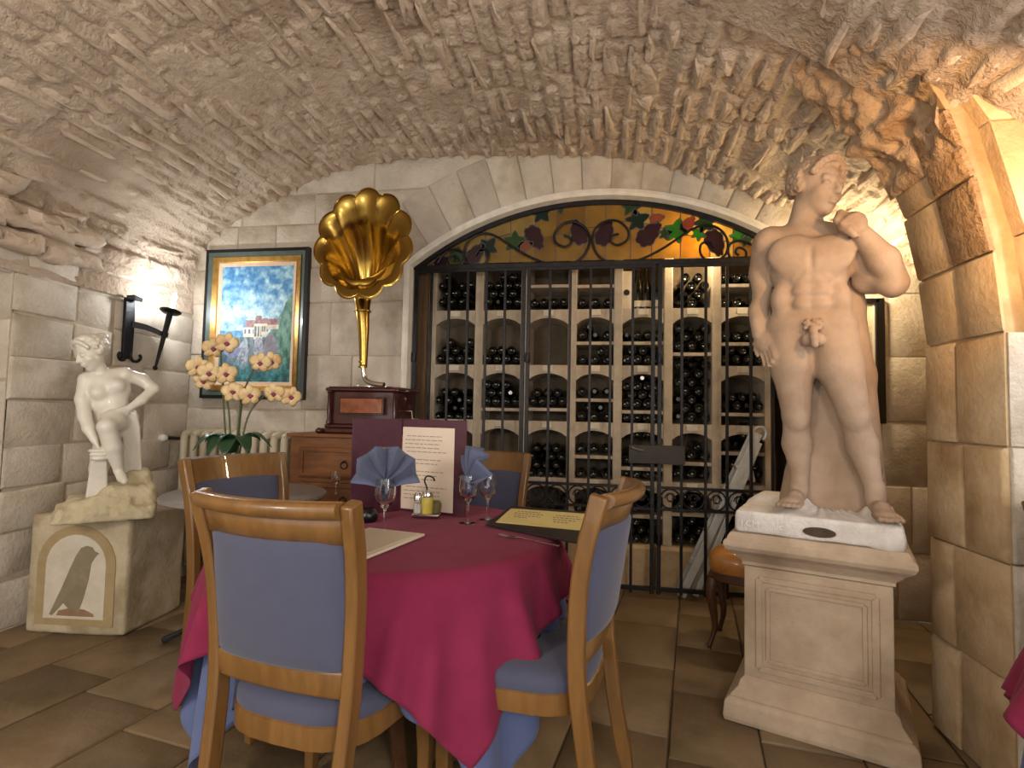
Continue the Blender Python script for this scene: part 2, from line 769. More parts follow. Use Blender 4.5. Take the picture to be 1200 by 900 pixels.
def xlim(z):
    px_, pz_ = arc(ROUT, A0)
    if z <= ZS:
        return HW
    if z <= pz_:
        return HW + (px_ - XC - HW) * (z - ZS) / (pz_ - ZS)
    return math.sqrt(max(0, ROUT ** 2 - (z - AZ) ** 2))


zc = [0, .40, .80, 1.19, 1.59, 1.98, ZS, arc(ROUT, A0)[1], 2.80, 3.05]
for i in range(len(zc) - 1):
    z0, z1 = zc[i], zc[i + 1]
    for sgn, xe in ((-1, -3.12), (1, 2.05)):
        e0, e1 = XC + sgn * xlim(z0 + 1e-4), XC + sgn * xlim(z1 - 1e-4)
        xs = [0]
        tot = abs(xe - e0)
        while xs[-1] < tot - .2:
            xs.append(xs[-1] + random.uniform(.3, .62))
        xs[-1] = tot
        if len(xs) > 2 and xs[-1] - xs[-2] < .12:
            xs.pop(-2)
        for k in range(len(xs) - 1):
            g = .0035
            a, b = e0 + sgn * (xs[k] + g), e0 + sgn * (xs[k + 1] - g)
            a2 = e1 + sgn * g if k == 0 else a
            if k == 0 and sgn * (b - a2) < .03:
                b = a2 + sgn * .05
            poly = [(a, z0 + g), (b, z0 + g), (b, z1 - g), (a2, z1 - g)]
            put_block('stone', wall_back, STONE, poly, (0, YB, 0), (1, 0, 0), (0, 0, 1), (0, -1, 0), depth=.014,
                      proud=random.uniform(-.002, .006), cham=.008, jit=.004)
nv = 15
for i in range(nv):
    b0, b1 = A0 + (math.pi - 2 * A0) * i / nv, A0 + (math.pi - 2 * A0) * (i + 1) / nv
    g = .0016
    b0, b1 = b0 + g, b1 - g
    bm_ = (b0 + b1) / 2
    poly = [arc(AR + .035, b0), arc(ROUT, b0), arc(ROUT, bm_), arc(ROUT, b1), arc(AR + .035, b1), arc(AR + .035, bm_)]
    put_block('voussoir', wall_back, STONE, poly, (0, YB, 0), (1, 0, 0), (0, 0, 1), (0, -1, 0), depth=.014,
              proud=random.uniform(.002, .008), cham=.007, jit=.003)
# chamfered stone edge round the arch, the light on it painted in pale
TRIM = mat('lit_edge_and_bowl', 'e6e0d4', 'd2cabb', .8, scale=12, bump=.2)
tm = MB()
path = [(XC - HW, 0.0), (XC - HW, 1.2)] + [arc(AR, a) for a in reversed(arcA)] + [(XC + HW, 1.2), (XC + HW, 0.0)]
sec = [(0.036, -.004), (.036, -.016), (.012, -.022), (-.004, -.006), (-.008, .05), (-.008, .16), (.03, .16)]
rows = []
for i, p in enumerate(path):
    a, b = path[max(i - 1, 0)], path[min(i + 1, len(path) - 1)]
    t = Vector((b[0] - a[0], b[1] - a[1])).normalized()
    nn = Vector((-t.y, t.x))
    rows.append([(p[0] + nn.x * d, YB + y, p[1] + nn.y * d) for d, y in sec])
tm.grid(rows)
tag(tm.build('trim_1', TRIM, smooth=True, sharp=35), kind='structure')

# ---- left wall, stepped back near the doorway at its near end
lw = MB()
yd = 2.40
lw.add([(XL - .006, yd, 0), (XL - .006, YB + .02, 0), (XL - .006, YB + .02, 2.2), (XL - .006, yd, 2.2)], [(0, 1, 2, 3)])
lw.add([(XL - .006, -1.3, 1.98), (XL - .006, yd, 1.98), (XL - .006, yd, 2.2), (XL - .006, -1.3, 2.2)], [(0, 1, 2, 3)])
lw.add([(XL - .35, -1.3, 0), (XL - .35, yd, 0), (XL - .35, yd, 1.98), (XL - .35, -1.3, 1.98)], [(0, 1, 2, 3)])
lw.add([(XL - .35, yd, 0), (XL - .006, yd, 0), (XL - .006, yd, 1.98), (XL - .35, yd, 1.98)], [(0, 1, 2, 3)])
lw.add([(XL - .35, -1.3, 1.98), (XL - .006, -1.3, 1.98), (XL - .006, yd, 1.98), (XL - .35, yd, 1.98)], [(0, 1, 2, 3)])
wall_left = tag(lw.build('wall_left', MORTAR), kind='structure')
zl = [0, .27, .50, .74, .96, 1.22, 1.45, 1.68, 1.88, 2.12]
for i in range(len(zl) - 1):
    y = yd if zl[i] < 1.87 else -.6
    first = True
    while y < YB - .01:
        y1 = y + random.uniform(.2, .5)
        if YB - y1 < .15:
            y1 = YB
        g = .004
        j = lambda: random.uniform(-.016, .016)
        m_ = STONE_P if random.random() < .15 else STONE
        put_block('stone', wall_left, m_, [(y + g, zl[i] + g + j()), (y1 - g, zl[i] + g + j()), (y1 - g, zl[i + 1] - g + j()), (y + g, zl[i + 1] - g + j())],
                  (XL, 0, 0), (0, 1, 0), (0, 0, 1), (1, 0, 0), depth=.014, proud=random.uniform(-.004, .014), cham=.014, jit=.02)
        y = y1
for i in range(6):
    put_block('jamb_stone', wall_left, STONE, [(-.30 + .004, i * .33 + .004), (.0, i * .33 + .004), (.0, i * .33 + .326), (-.30 + .004, i * .33 + .326)],
              (XL - .006, yd, 0), (1, 0, 0), (0, 0, 1), (0, -1, 0), depth=.01, proud=.006, cham=.012, jit=.01)

# ---- pier and transverse arch at the right
RIB = [(XR, 0), (XR, .36), (XR, .74), (XR, 1.12), (XR, 1.5), (1.275, 1.77), (1.225, 2.03), (1.145, 2.27), (1.03, 2.49), (.85, 2.71), (.55, 2.93)]
Y0, Y1 = 2.04, 2.47
pm = MB()
poly = [(x + .015, z) for x, z in RIB] + [(.55, 3.2), (2.75, 3.2), (2.75, 0)]
pm.prism(poly[::-1], (0, 0, 0), (1, 0, 0), (0, 0, 1), (0, 1, 0), Y0 + .012, Y1)
wall_right = tag(pm.build('wall_right', mat('pier_mortar', 'b59d79', '9a835f', .95, scale=9, bump=.5)), kind='structure')
for i in range(7):
    (xa, za), (xb, zb) = RIB[i], RIB[i + 1]
    vd = Vector((xb - xa, 0, zb - za))
    ln = vd.length
    vd.normalize()
    ud = Vector((0, -1, 0))
    nd = ud.cross(vd)
    cut = (Y0 + Y1) / 2 + random.uniform(-.07, .07)
    if i >= 4:
        cut = 2.24
    for (ya, yb), near in (((cut, Y1), False), ((Y0, cut), True)):
        g = .004
        m_ = PITTED if (near and i >= 5) or i >= 8 else STONE_W
        put_block('stone', wall_right, m_, [(-yb + (0 if not near else g), g), (-ya - (0 if near else g), g), (-ya - (0 if near else g), ln - g), (-yb + (0 if not near else g), ln - g)],
                  (xa, 0, za), ud, vd, nd, depth=.014, proud=random.uniform(0, .01) + (.012 if near and i >= 5 else 0), cham=.012, jit=.015)
zr = [0, .36, .74, 1.12, 1.5, 1.82, 2.2, 2.6, 3.0]
ribx = lambda z: float(np.interp(z, [q_[1] for q_ in RIB], [q_[0] for q_ in RIB]))
for i in range(len(zr) - 1):
    za, zb = zr[i] + .003, zr[i + 1] - .003
    e = .015 if zr[i] < 1.49 else .085
    xa, xb = ribx(za) + e, ribx(zb) + e
    off = 0
    while xa + off < 2.55:
        w_ = random.uniform(.42, .6)
        put_block('facing_stone', wall_right, STONE_P if zr[i] < 1.49 else STONE_W, [(xa + off + (.003 if off else 0), za), (max(xa, xb) + off + w_ - .003, za), (max(xa, xb) + off + w_ - .003, zb), (xb + off + (xa - xb if off and xa > xb else 0) + (.003 if off else 0), zb)],
                  (0, Y0, 0), (1, 0, 0), (0, 0, 1), (0, -1, 0), depth=.012, proud=.012 if zr[i] < 1.49 else .05, cham=.006, jit=.0)
        off += w_ + max(0, xb - xa)
# far bay side wall and near bay side wall
fw = MB()
fw.add([(2.02, Y1, 0), (2.02, YB + .1, 0), (2.02, YB + .1, 2.1), (2.02, Y1, 2.1)], [(0, 1, 2, 3)])
wall_bay = tag(fw.build('wall_bay', MORTAR), kind='structure')
for i in range(6):
    y = Y1
    while y < YB - .05:
        y1 = min(y + random.uniform(.3, .55), YB)
        put_block('stone', wall_bay, STONE_W, [(-y1 + .004, i * .35 + .004), (-y - .004, i * .35 + .004), (-y - .004, i * .35 + .346), (-y1 + .004, i * .35 + .346)],
                  (2.005, 0, 0), (0, -1, 0), (0, 0, 1), (-1, 0, 0), depth=.014, proud=0, cham=.012, jit=.01)
        y = y1
nw = MB()
for ya, yb, za, zb in ((-1.3, -1.0, 0, 2.1), (.4, Y0 + .05, 0, 2.1), (-1.0, .4, 0, .85), (-1.0, .4, 2.0, 2.1)):
    nw.add([(2.75, ya, za), (2.75, yb, za), (2.75, yb, zb), (2.75, ya, zb)], [(0, 1, 2, 3)])
tag(nw.build('wall_side_bay', STONE_P), kind='structure')

# ---- vault
PF = [(-3.1, 1.9), (-3.10, 2.12), (-3.02, 2.42), (-2.75, 2.63), (-2.41, 2.79), (-1.93, 2.97), (-1.3, 3.03), (-.65, 3.005), (.06, 2.945), (.5, 2.83), (.88, 2.668), (1.25, 2.52), (1.55, 2.39), (1.82, 2.18), (2.02, 1.95)]
PN = PF[:9] + [(.45, 2.81), (.75, 2.645), (1.0, 2.47), (1.2, 2.31), (1.4, 2.15), (1.65, 2.0), (2.2, 1.85), (2.75, 1.75)]


def profile(P, n):
    P = np.array(P)
    Q = np.vstack([2 * P[0] - P[1], P, 2 * P[-1] - P[-2]])
    out = []
    for i in range(1, len(Q) - 2):
        t = np.linspace(0, 1, 30, endpoint=False)[:, None]
        a, b, c, d = Q[i - 1], Q[i], Q[i + 1], Q[i + 2]
        out.append(.5 * (2 * b + (c - a) * t + (2 * a - 5 * b + 4 * c - d) * t * t + (3 * b - a - 3 * c + d) * t ** 3))
    out = np.vstack(out + [Q[-2][None]])
    L_ = np.r_[0, np.cumsum(np.linalg.norm(np.diff(out, axis=0), axis=1))]
    s = np.linspace(0, L_[-1], n)
    return np.stack([np.interp(s, L_, out[:, 0]), np.interp(s, L_, out[:, 1])], 1), s


def vault(name, P, ya, yb, nu, nvv, seed, feet=()):
    pr, s = profile(P, nu)
    tg = np.gradient(pr, axis=0)
    tg /= np.linalg.norm(tg, axis=1)[:, None]
    nr = np.stack([tg[:, 1], -tg[:, 0]], 1)          # into the room
    Y = np.linspace(ya, yb, nvv)
    SS, YY = np.meshgrid(s, Y, indexing='ij')
    warp = .10 * fbm(SS * 2.3, YY * 1.7, seed)
    saw = ((SS + warp * .5) * 12.5 + .35 * vnoise(SS * 6, YY * 3.2, seed + 4) + .5 * vnoise(SS * 2, YY * 1.1, seed + 6)) % 1.0
    saw = np.where(saw < .72, (saw / .72) ** 1.3, (1 - saw) / .28)
    brk = np.clip(.55 + 1.3 * vnoise(SS * 9.0, YY * 3.4, seed + 3), 0, 1)
    rid2 = vnoise((SS + warp) * 30.0, YY * 9.0, seed + 8)
    dsp = .022 * fbm(SS * 1.6, YY * 1.3, seed) + .019 * saw * brk + .006 * rid2 + .007 * fbm(SS * 22, YY * 16, seed + 1, 3)
    sk = np.zeros_like(SS)
    for fs_, fy, fl_, fw in feet:
        a0, a1 = np.searchsorted(s, (fs_ - .09, fs_ + .09))
        b0, b1 = np.searchsorted(Y, (fy - fl_ / 2 - .06, fy + fl_ / 2 + .06))
        if a1 <= a0 or b1 <= b0:
            continue
        S_, Y_ = SS[a0:a1, b0:b1], YY[a0:a1, b0:b1]
        d = np.hypot(np.maximum(np.abs(S_ - fs_) - fw * .42, 0), np.maximum(np.abs(Y_ - fy) - fl_ * .44, 0) * .8)
        sk[a0:a1, b0:b1] = np.maximum(sk[a0:a1, b0:b1], .021 * np.exp(-(d / .017) ** 2))
    dsp = dsp * .75 + sk * (1 + .35 * vnoise(SS * 40, YY * 30, seed + 11))
    edge = np.clip((YB - YY) / .12, 0, 1)
    dsp = dsp * (.25 + .75 * edge)
    X = pr[:, 0][:, None] + nr[:, 0][:, None] * dsp
    Z = pr[:, 1][:, None] + nr[:, 1][:, None] * dsp
    V = np.stack([X, YY, Z], -1).reshape(-1, 3)
    idx = np.arange(nu * nvv).reshape(nu, nvv)
    Q = np.stack([idx[:-1, :-1], idx[:-1, 1:], idx[1:, 1:], idx[1:, :-1]], -1).reshape(-1, 4)
    me = bpy.data.meshes.new(name)
    me.from_pydata(V.tolist(), [], Q.tolist())
    me.polygons.foreach_set('use_smooth', [True] * len(Q))
    me.update()
    o = link(name, me, VAULTM)
    return tag(o, kind='structure')


prf, ps = profile(PF, 400)
ptg = np.gradient(prf, axis=0)
ptg /= np.linalg.norm(ptg, axis=1)[:, None]
prf2, ps2 = profile(PN, 400)
ptg2 = np.gradient(prf2, axis=0)
ptg2 /= np.linalg.norm(ptg2, axis=1)[:, None]
rs_ = random.Random(11)
cand = []
foot = {0: [], 1: []}
s = .26
while s < ps[-1] - .12:
    w = rs_.uniform(.070, .100)
    if s < .55:
        w = rs_.uniform(.11, .16)
    y = 1.45 + rs_.uniform(0, .3)
    while y < YB - .05:
        ln = rs_.uniform(.11, .38)
        if y + ln > YB:
            ln = YB - y
        if ln > .07 and rs_.random() < .86:
            i = int(np.interp(s, ps, np.arange(400)))
            p = prf[i]
            t = ptg[i]
            if y + ln / 2 < 2.12:
                i = int(np.interp(s, ps2, np.arange(400)))
                p = prf2[i]
                t = ptg2[i]
            if (y + ln / 2 < 2.12 and p[0] > 1.75) or 2.12 <= y + ln / 2 < 2.2 and s > ps[-1] - 1.4:
                pass
            else:
                big = rs_.random() < .12
                wob = rs_.uniform(-.012, .012)
                M_ = Matrix(((0, t[0], t[1]), (1, 0, 0), (0, t[1], -t[0]))).transposed()
                M_ = Matrix(((0, t[0], t[1]), (1, 0, 0), (0, t[1], -t[0])))
                B3 = Matrix((Vector((0, 1, 0)), Vector((t[0], 0, t[1])), Vector((t[1], 0, -t[0])))).transposed()
                c = Vector((p[0] + t[0] * wob, y + ln / 2, p[1] + t[1] * wob)) + Vector((t[1], 0, -t[0])) * rs_.uniform(.004, .011)
                sx, sy, sz = ln * 1.0, rs_.uniform(.030, .052) * (2.0 if big else 1), rs_.uniform(.036, .052) * (.85 if big else 1)
                rr = Matrix.Rotation(rs_.uniform(-.10, .10), 3, 'Z') @ Matrix.Rotation(rs_.uniform(-.04, .04), 3, 'Y') @ Matrix.Rotation(rs_.uniform(-.35, .35), 3, 'X')
                foot[1 if y + ln / 2 < 2.12 else 0].append((s, y + ln / 2, sx, sy))
                cand.append((c, (B3 @ rr), (sx, sy, sz), rs_.randrange(22)))
        y += ln + rs_.uniform(.0, .10)
    s += w
ceiling = vault('ceiling', PF, 2.2, YB + .06, 640, 150, 1, foot[0])
vault('ceiling_bay', PN, -1.3, 2.24, 560, 220, 5, foot[1]).location = (0, 0, .0)


def stone_mesh(seed, nu=12, nv=7):
    rg = random.Random(seed)
    vs, fs = [], []
    ph = [rg.uniform(0, 6.28) for _ in range(4)]
    for i in range(nv + 1):
        t = -math.pi / 2 + math.pi * i / nv
        for k in range(nu):
            a = 2 * math.pi * k / nu
            ex = lambda w, e: math.copysign(abs(w) ** e, w)
            x = ex(math.cos(t), .55) * ex(math.cos(a), .6)
            y = ex(math.cos(t), .55) * ex(math.sin(a), .6)
            z = ex(math.sin(t), .8)
            w = 1 + .13 * math.sin(3 * a + ph[0]) + .09 * math.sin(5 * a + ph[1]) + rg.uniform(-.10, .10)
            vs.append((.5 * x * w, .5 * y * w * (1 + .25 * math.sin(2.2 * x + ph[2])), .5 * z * (1 + .35 * math.sin(2.6 * x + ph[3])) + rg.uniform(-.05, .05)))
    for i in range(nv):
        for k in range(nu):
            l = (k + 1) % nu
            fs.append((i * nu + k, i * nu + l, (i + 1) * nu + l, (i + 1) * nu + k))
    me = mesh_from('vault_stone', vs, fs, True, 62)
    me.materials.append(VSTONE)
    return me


SM = [stone_mesh(100 + i) for i in range(22)]
# heavy stones over the doorway at the left
for k in range(9):
    y = 2.15 + .17 * (k % 4) + rs_.uniform(-.03, .03)
    z = 2.06 + .12 * (k // 4)
    cand.append((Vector((XL + .03 + .05 * (k // 4), y, z)), Matrix((Vector((0, 1, 0)), Vector((0, 0, 1)), Vector((1, 0, 0)))).transposed(), (.34, .13, .13), rs_.randrange(22)))


# rough hacked masonry where the transverse arch dies into the vault
zz_ = np.linspace(2.12, 2.95, 90)
yy_ = np.linspace(Y0 - .03, Y1 + .01, 46)
rows = []
for z in zz_:
    row = []
    for y in yy_:
        n_ = float(fbm(z * 9, y * 7, 2.0, 4)) * .075 + .05 * abs(float(vnoise(z * 5 + y * 4, y * 11, 4.0))) + .018 * float(vnoise(z * 26, y * 24, 7.0))
        f = min(1, (z - 2.12) / .12)
        row.append((ribx(z) - .012 - f * (n_ + .012), y, z - f * n_ * .5))
    rows.append(row)
MB().grid(rows).build('rough_masonry', mat('hacked_stone', 'bda283', '97795a', .95, scale=7, bump=.8, bscale=30, bdist=.03), wall_right, smooth=True, sharp=60)


def seen(c):
    q = CR.transposed() @ (c - CAM)
    if q.z > -.3:
        return -1
    x, y = 600 + F * q.x / -q.z, 450 - F * q.y / -q.z
    return 1 / -q.z if -30 < x < 1230 and -30 < y < 500 else -1


cand = [(seen(c[0]) * c[2][0] * c[2][1] ** .5, c) for c in cand]
cand.sort(key=lambda q: -q[0])
rest = MB()
nst = 0
for sc, (c, B3, sz, k) in cand:
    if nst < 298 and sc > 0:
        o = bpy.data.objects.new('stone', SM[k])
        COL.objects.link(o)
        o.parent = ceiling
        o.matrix_local = Matrix.Translation(c) @ B3.to_4x4() @ Matrix.Diagonal((*sz, 1))
        nst += 1
    else:
        T_ = Matrix.Translation(c) @ B3.to_4x4() @ Matrix.Diagonal((*sz, 1))
        rest.add([T_ @ v.co for v in SM[k].vertices], [tuple(p.vertices) for p in SM[k].polygons])
tag(rest.build('stonework', VSTONE, ceiling, smooth=True, sharp=38), kind='stuff')
print('vault stones', nst, len(cand))
# ================================================================== WINE CELLAR
IRON = mat('wrought_iron', '2b2a2b', '1c1b1c', .42, metal=.6, scale=30, bump=.2, bscale=60)
RSTONE = mat('rack_stone', 'c2b29b', 'a59681', .9, scale=8, bump=.3, bscale=50, rnd=.06)
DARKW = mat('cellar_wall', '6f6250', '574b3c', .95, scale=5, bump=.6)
YR = 3.99
cw = MB()
for pts in ([(-1.75, 4.40, 0), (1.6, 4.40, 0), (1.6, 4.40, 2.9), (-1.75, 4.40, 2.9)],
            [(-1.75, YB + .02, 0), (-1.75, 4.4, 0), (-1.75, 4.4, 2.9), (-1.75, YB + .02, 2.9)],
            [(1.6, YB + .02, 0), (1.6, 4.4, 0), (1.6, 4.4, 2.9), (1.6, YB + .02, 2.9)],
            [(-1.75, YB + .02, 2.9), (1.6, YB + .02, 2.9), (1.6, 4.4, 2.9), (-1.75, 4.4, 2.9)]):
    cw.add(pts, [(0, 1, 2, 3)])
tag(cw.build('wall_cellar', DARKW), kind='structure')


def zr_(x, y, Y=YR):
    return onY(x, y, Y).z


pp = [505, 560, 614, 670, 724, 783, 840, 902]
PX = [onY(p, 430, YR).x for p in pp]
zbase = zr_(780, 640)
rack = thing('wine_rack', 'pale stone wine rack with arched cells behind the iron gate', 'wine rack', (0, YR + .17, 0))
# plinth of rough stones
xs = PX[0] - .12
while xs < PX[-1] + .1:
    x1 = xs + random.uniform(.3, .5)
    vs, fs = block([(xs + .004, 0.0), (x1 - .004, 0.0), (x1 - .004, zbase), (xs + .004, zbase)], (0, YR - .03, 0), (1, 0, 0), (0, 0, 1), (0, -1, 0), depth=.36, proud=random.uniform(0, .02), cham=.02, jit=.03)
    MB().add(vs, fs).build('plinth_stone', STONE_W, rack)
    xs = x1
rowz = [zr_(700, y) for y in (366, 432, 499, 566)]
ztop = 2.46
for i, x in enumerate(PX):
    MB().box((x, YR + .17, (zbase + ztop) / 2), (.062, .34, ztop - zbase)).build('pillar', RSTONE, rack, bevel=.006)
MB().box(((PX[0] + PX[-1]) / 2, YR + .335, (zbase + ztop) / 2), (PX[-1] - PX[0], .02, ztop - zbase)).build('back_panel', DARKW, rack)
MB().box(((PX[0] + PX[-1]) / 2, YR + .17, ztop + .04), (PX[-1] - PX[0] + .1, .36, .08)).build('top_beam', RSTONE, rack, bevel=.008)
skip = {(5, 1)}
PLATE = mat('cell_label', 'd8cdbb', 'c4b7a0', .8, scale=20)
for c in range(7):
    x0, x1 = PX[c] + .031, PX[c + 1] - .031
    for r, z in enumerate(rowz):
        if (c, r) in skip:
            continue
        poly = [(x0, z - .085)]
        for k in range(9):
            t = k / 8
            poly.append((x0 + (x1 - x0) * t, z - .085 + .05 * math.sin(math.pi * t) ** .7))
        poly = poly[1:] + [(x1, z + .025), (x0, z + .025)]
        lt = MB().prism(poly, (0, 0, 0), (1, 0, 0), (0, 0, 1), (0, 1, 0), YR + .005, YR + .32).build('lintel', RSTONE, rack)
        MB().box(((x0 + x1) / 2, YR, z + .0), (.075, .008, .042)).build('name_plate', PLATE, lt, bevel=.002)
shelves = {1: [478], 2: [333, 478], 3: [333, 400, 467, 534, 604], 4: [400, 481, 548, 604], 5: [413, 542, 602], 6: [332, 401, 484, 530, 602]}
for c, ys in shelves.items():
    for y in ys:
        z = zr_((pp[c] + pp[c + 1]) / 2, y)
        MB().box(((PX[c] + PX[c + 1]) / 2, YR + .16, z - .012), (PX[c + 1] - PX[c] - .062, .3, .024)).build('shelf', RSTONE, rack, bevel=.003)

# bottles
BOT = mat('bottle_glass', '0b0f0a', '14120c', .12, scale=4, spec=.7, rnd=.3, coat=.3)
pb = [(0.0, .018), (.022, .012), (.033, .0), (.037, .004), (.0385, .012), (.0385, .19), (.034, .215), (.022, .238), (.0155, .26), (.0145, .30), (.0165, .302), (.0165, .312), (.0, .312)]
ROTY = Matrix.Rotation(rad(-90), 3, 'X')     # local z -> +y
bme = MB().lathe(pb, 14, M=ROTY)
bmesh_b = mesh_from('wine_bottle', bme.v, bme.f, True, 45)
bm_fix(bmesh_b)
bmesh_b.materials.append(BOT)
ROTN = Matrix.Rotation(rad(90), 3, 'X')
bme = MB().lathe(pb, 14, M=ROTN)
bmesh_n = mesh_from('wine_bottle', bme.v, bme.f, True, 45)
bm_fix(bmesh_n)
bmesh_n.materials.append(BOT)
fill = {0: [(318, 358), (398, 425), (455, 493), (522, 560), (600, 638)], 1: [(318, 358), (402, 425), (447, 475), (540, 560), (598, 638)],
        2: [(344, 359), (455, 475), (514, 560), (600, 638)],
        3: [(346, 359), (375, 397), (404, 426), (449, 464), (470, 493), (522, 531), (549, 561), (590, 601), (610, 638)],
        4: [(386, 397), (404, 426), (438, 478), (484, 515), (520, 545), (552, 561), (575, 601), (608, 638)],
        5: [(316, 359), (374, 410), (415, 494), (519, 539), (546, 561), (572, 599), (604, 638)],
        6: [(316, 329), (347, 359), (383, 398), (404, 426), (460, 481), (494, 527), (535, 561), (572, 599), (606, 638)]}
rb = random.Random(5)
bots = []
for c, lst in fill.items():
    x0, x1 = PX[c] + .031, PX[c + 1] - .031
    xm = (pp[c] + pp[c + 1]) / 2
    n = int((x1 - x0) / .068)
    sp = (x1 - x0) / n
    for ya, yb in lst:
        zb_, za = zr_(xm, yb), zr_(xm, ya)
        k = 0
        z = zb_ + .035
        while z < za - .01:
            odd = k % 2
            for i in range(n - odd):
                if k and z + .06 > za and rb.random() < .3:
                    continue
                x = x0 + sp * (i + .5 + .5 * odd)
                bots.append((x, z, rb.random() < .12, rb.uniform(-.012, .02), c, lst.index((ya, yb))))
            z += .061
            k += 1
bots.sort(key=lambda b: -b[4] - (0.5 if b[1] > .7 else 0) * 4)
restb = MB()
nb = 0
cellname = ['topmost', 'second', 'third', 'fourth', 'fifth', 'sixth', 'seventh', 'eighth', 'ninth']
colname = ['nearest the timber post', 'second from the timber post', 'third from the timber post', 'in the middle', 'third from the stone statue', 'second from the stone statue', 'behind the stone statue']
for x, z, nk, dy, c, rw in bots:
    me = bmesh_n if nk else bmesh_b
    y = YR + .022 + dy + (.312 if nk else 0)
    if nb < 298:
        o = bpy.data.objects.new('wine_bottle', me)
        COL.objects.link(o)
        o.location = (x, y, z)
        o.scale = (.87, .95, .87)
        tag(o, 'dark wine bottle in the %s pile of the rack column %s' % (cellname[rw], colname[c]), 'bottle', 'wine bottles lying in the rack')
        nb += 1
    else:
        restb.add([Vector((v.co.x * .87, v.co.y * .95, v.co.z * .87)) + Vector((x, y, z)) for v in me.vertices], [tuple(p.vertices) for p in me.polygons])
if restb.v:
    tag(restb.build('wine_bottles', BOT, smooth=True, sharp=45), 'more dark wine bottles packed in the shadowed rack cells', 'bottles', kind='stuff')
print('bottles', len(bots), nb)
# standing bottles and a white box in the top cell
zt = rowz[0] + .025
GOLD_L = mat('cream_label', 'd9cfb4', 'c2b795', .8, scale=15)
for i, px_ in enumerate((748, 757, 770)):
    p = onY(px_, 350, YR + .12)
    t = thing('standing_bottle', 'tall dark wine bottle standing upright in the top rack cell', 'bottle', (p.x, p.y, zt), 'upright bottles in the top cell')
    MB().lathe([(.0, 0), (.037, 0), (.0385, .006), (.0385, .17), (.033, .20), (.016, .24), (.015, .30), (.017, .302), (.017, .315), (0, .315)], 16, (p.x, p.y, zt)).build('glass', BOT, t, smooth=True)
    MB().lathe([(.0392, .03), (.0392, .075)], 16, (p.x, p.y, zt), cap=False).build('paper_label', GOLD_L, t, smooth=True)
p = onY(734, 350, YR + .10)
t = thing('wine_box', 'slim white wine gift box with a round dark emblem', 'box', (p.x, p.y, zt))
MB().box((p.x, p.y, zt + .145), (.075, .08, .29)).build('carton', mat('white_card', 'd9cdb9', 'c9bca6', .8, scale=9), t, bevel=.003)
MB().lathe([(0, .003), (.022, .003), (.022, 0), (0, 0)], 16, (p.x, p.y - .042, zt + .13), ROTN).build('emblem', mat('dark_print', '2a211c', None, .8), t)

# ---- gate
YG = YB + .075
gate_bars = [('left', [481, 503, 524, 546, 568, 590, 612]), ('mid', [618, 643, 667, 691, 715, 741, 765]), ('right', [773, 799, 827, 852, 880, 905, 932])]
labels = ['fixed iron grille panel between the left jamb and the gate', 'closed iron gate leaf with the lock plate at its edge', 'closed iron gate leaf behind the large stone statue']
zt_, zb_ = onY(700, 311, YG).z, .05
zs0, zs1 = onY(740, 595, YG).z, onY(740, 570, YG).z
for (nm, bl), lb in zip(gate_bars, labels):
    X = [onY(p, 440, YG).x for p in bl]
    X[0], X[-1] = (max(X[0], XC - HW + .03), min(X[-1], XC + HW - .03))
    t = thing('iron_gate', lb, 'gate', ((X[0] + X[-1]) / 2, YG, 0))
    for i, x in enumerate(X):
        w = .026 if i in (0, len(X) - 1) else .018
        MB().box((x, YG, (zt_ + zb_) / 2 - .01), (w, w, zt_ - zb_ + .02)).build('stile' if w > .02 else 'bar', IRON, t, bevel=.002)
    for z, h in ((zb_ + .012, .028), (zs0, .018), (zs1, .018), (zt_ - .012, .028)):
        MB().box(((X[0] + X[-1]) / 2, YG - .001, z), (X[-1] - X[0], .02, h)).build('rail', IRON, t, bevel=.002)
    zm = (zs0 + zs1) / 2
    rr = (zs1 - zs0) / 2 - .008
    for i in range(len(X) - 1):
        xm, hw = (X[i] + X[i + 1]) / 2, (X[i + 1] - X[i]) / 2 - .008
        MB().tube([(xm + hw * math.cos(a), YG - .004, zm + rr * math.sin(a)) for a in np.linspace(0, 2 * math.pi, 18, endpoint=False)], .006, 6, closed=True).build('ring', IRON, t, smooth=True)
        for sg in (-1, 1):
            sp_ = [(xm + sg * hw * .55 * (1 - k / 14) * math.cos(k * .5), YG - .008, zm + .7 * rr * (1 - k / 16) * math.sin(k * .5)) for k in range(12)]
            MB().tube(sp_, .0045, 5).build('scroll', IRON, t, smooth=True)
    for z in (1.55, .35):
        for x in (X[0],):
            MB().lathe([(0, 0), (.017, 0), (.02, .012), (.017, .07), (0, .07)], 10, (x, YG - .012, z)).build('hinge', IRON, t, smooth=True)
    if nm == 'mid':
        a, b = onY(737, 521, YG - .03), onY(803, 545, YG - .03)
        MB().box(((a.x + b.x) / 2, YG - .022, (a.z + b.z) / 2), (b.x - a.x, .02, a.z - b.z)).build('lock_plate', mat('dark_steel', '3a332c', '2c2621', .5, metal=.4, scale=8), t, bevel=.003)
        h = onY(745, 526, YG - .03)
        MB().tube([(h.x - .03, YG - .055, h.z + .012), (h.x, YG - .05, h.z), (h.x + .05, YG - .05, h.z - .01)], .008, 8).build('handle', mat('brushed_steel', '9a938a', None, .35, metal=.9), t, smooth=True)

# ---- stained glass lunette


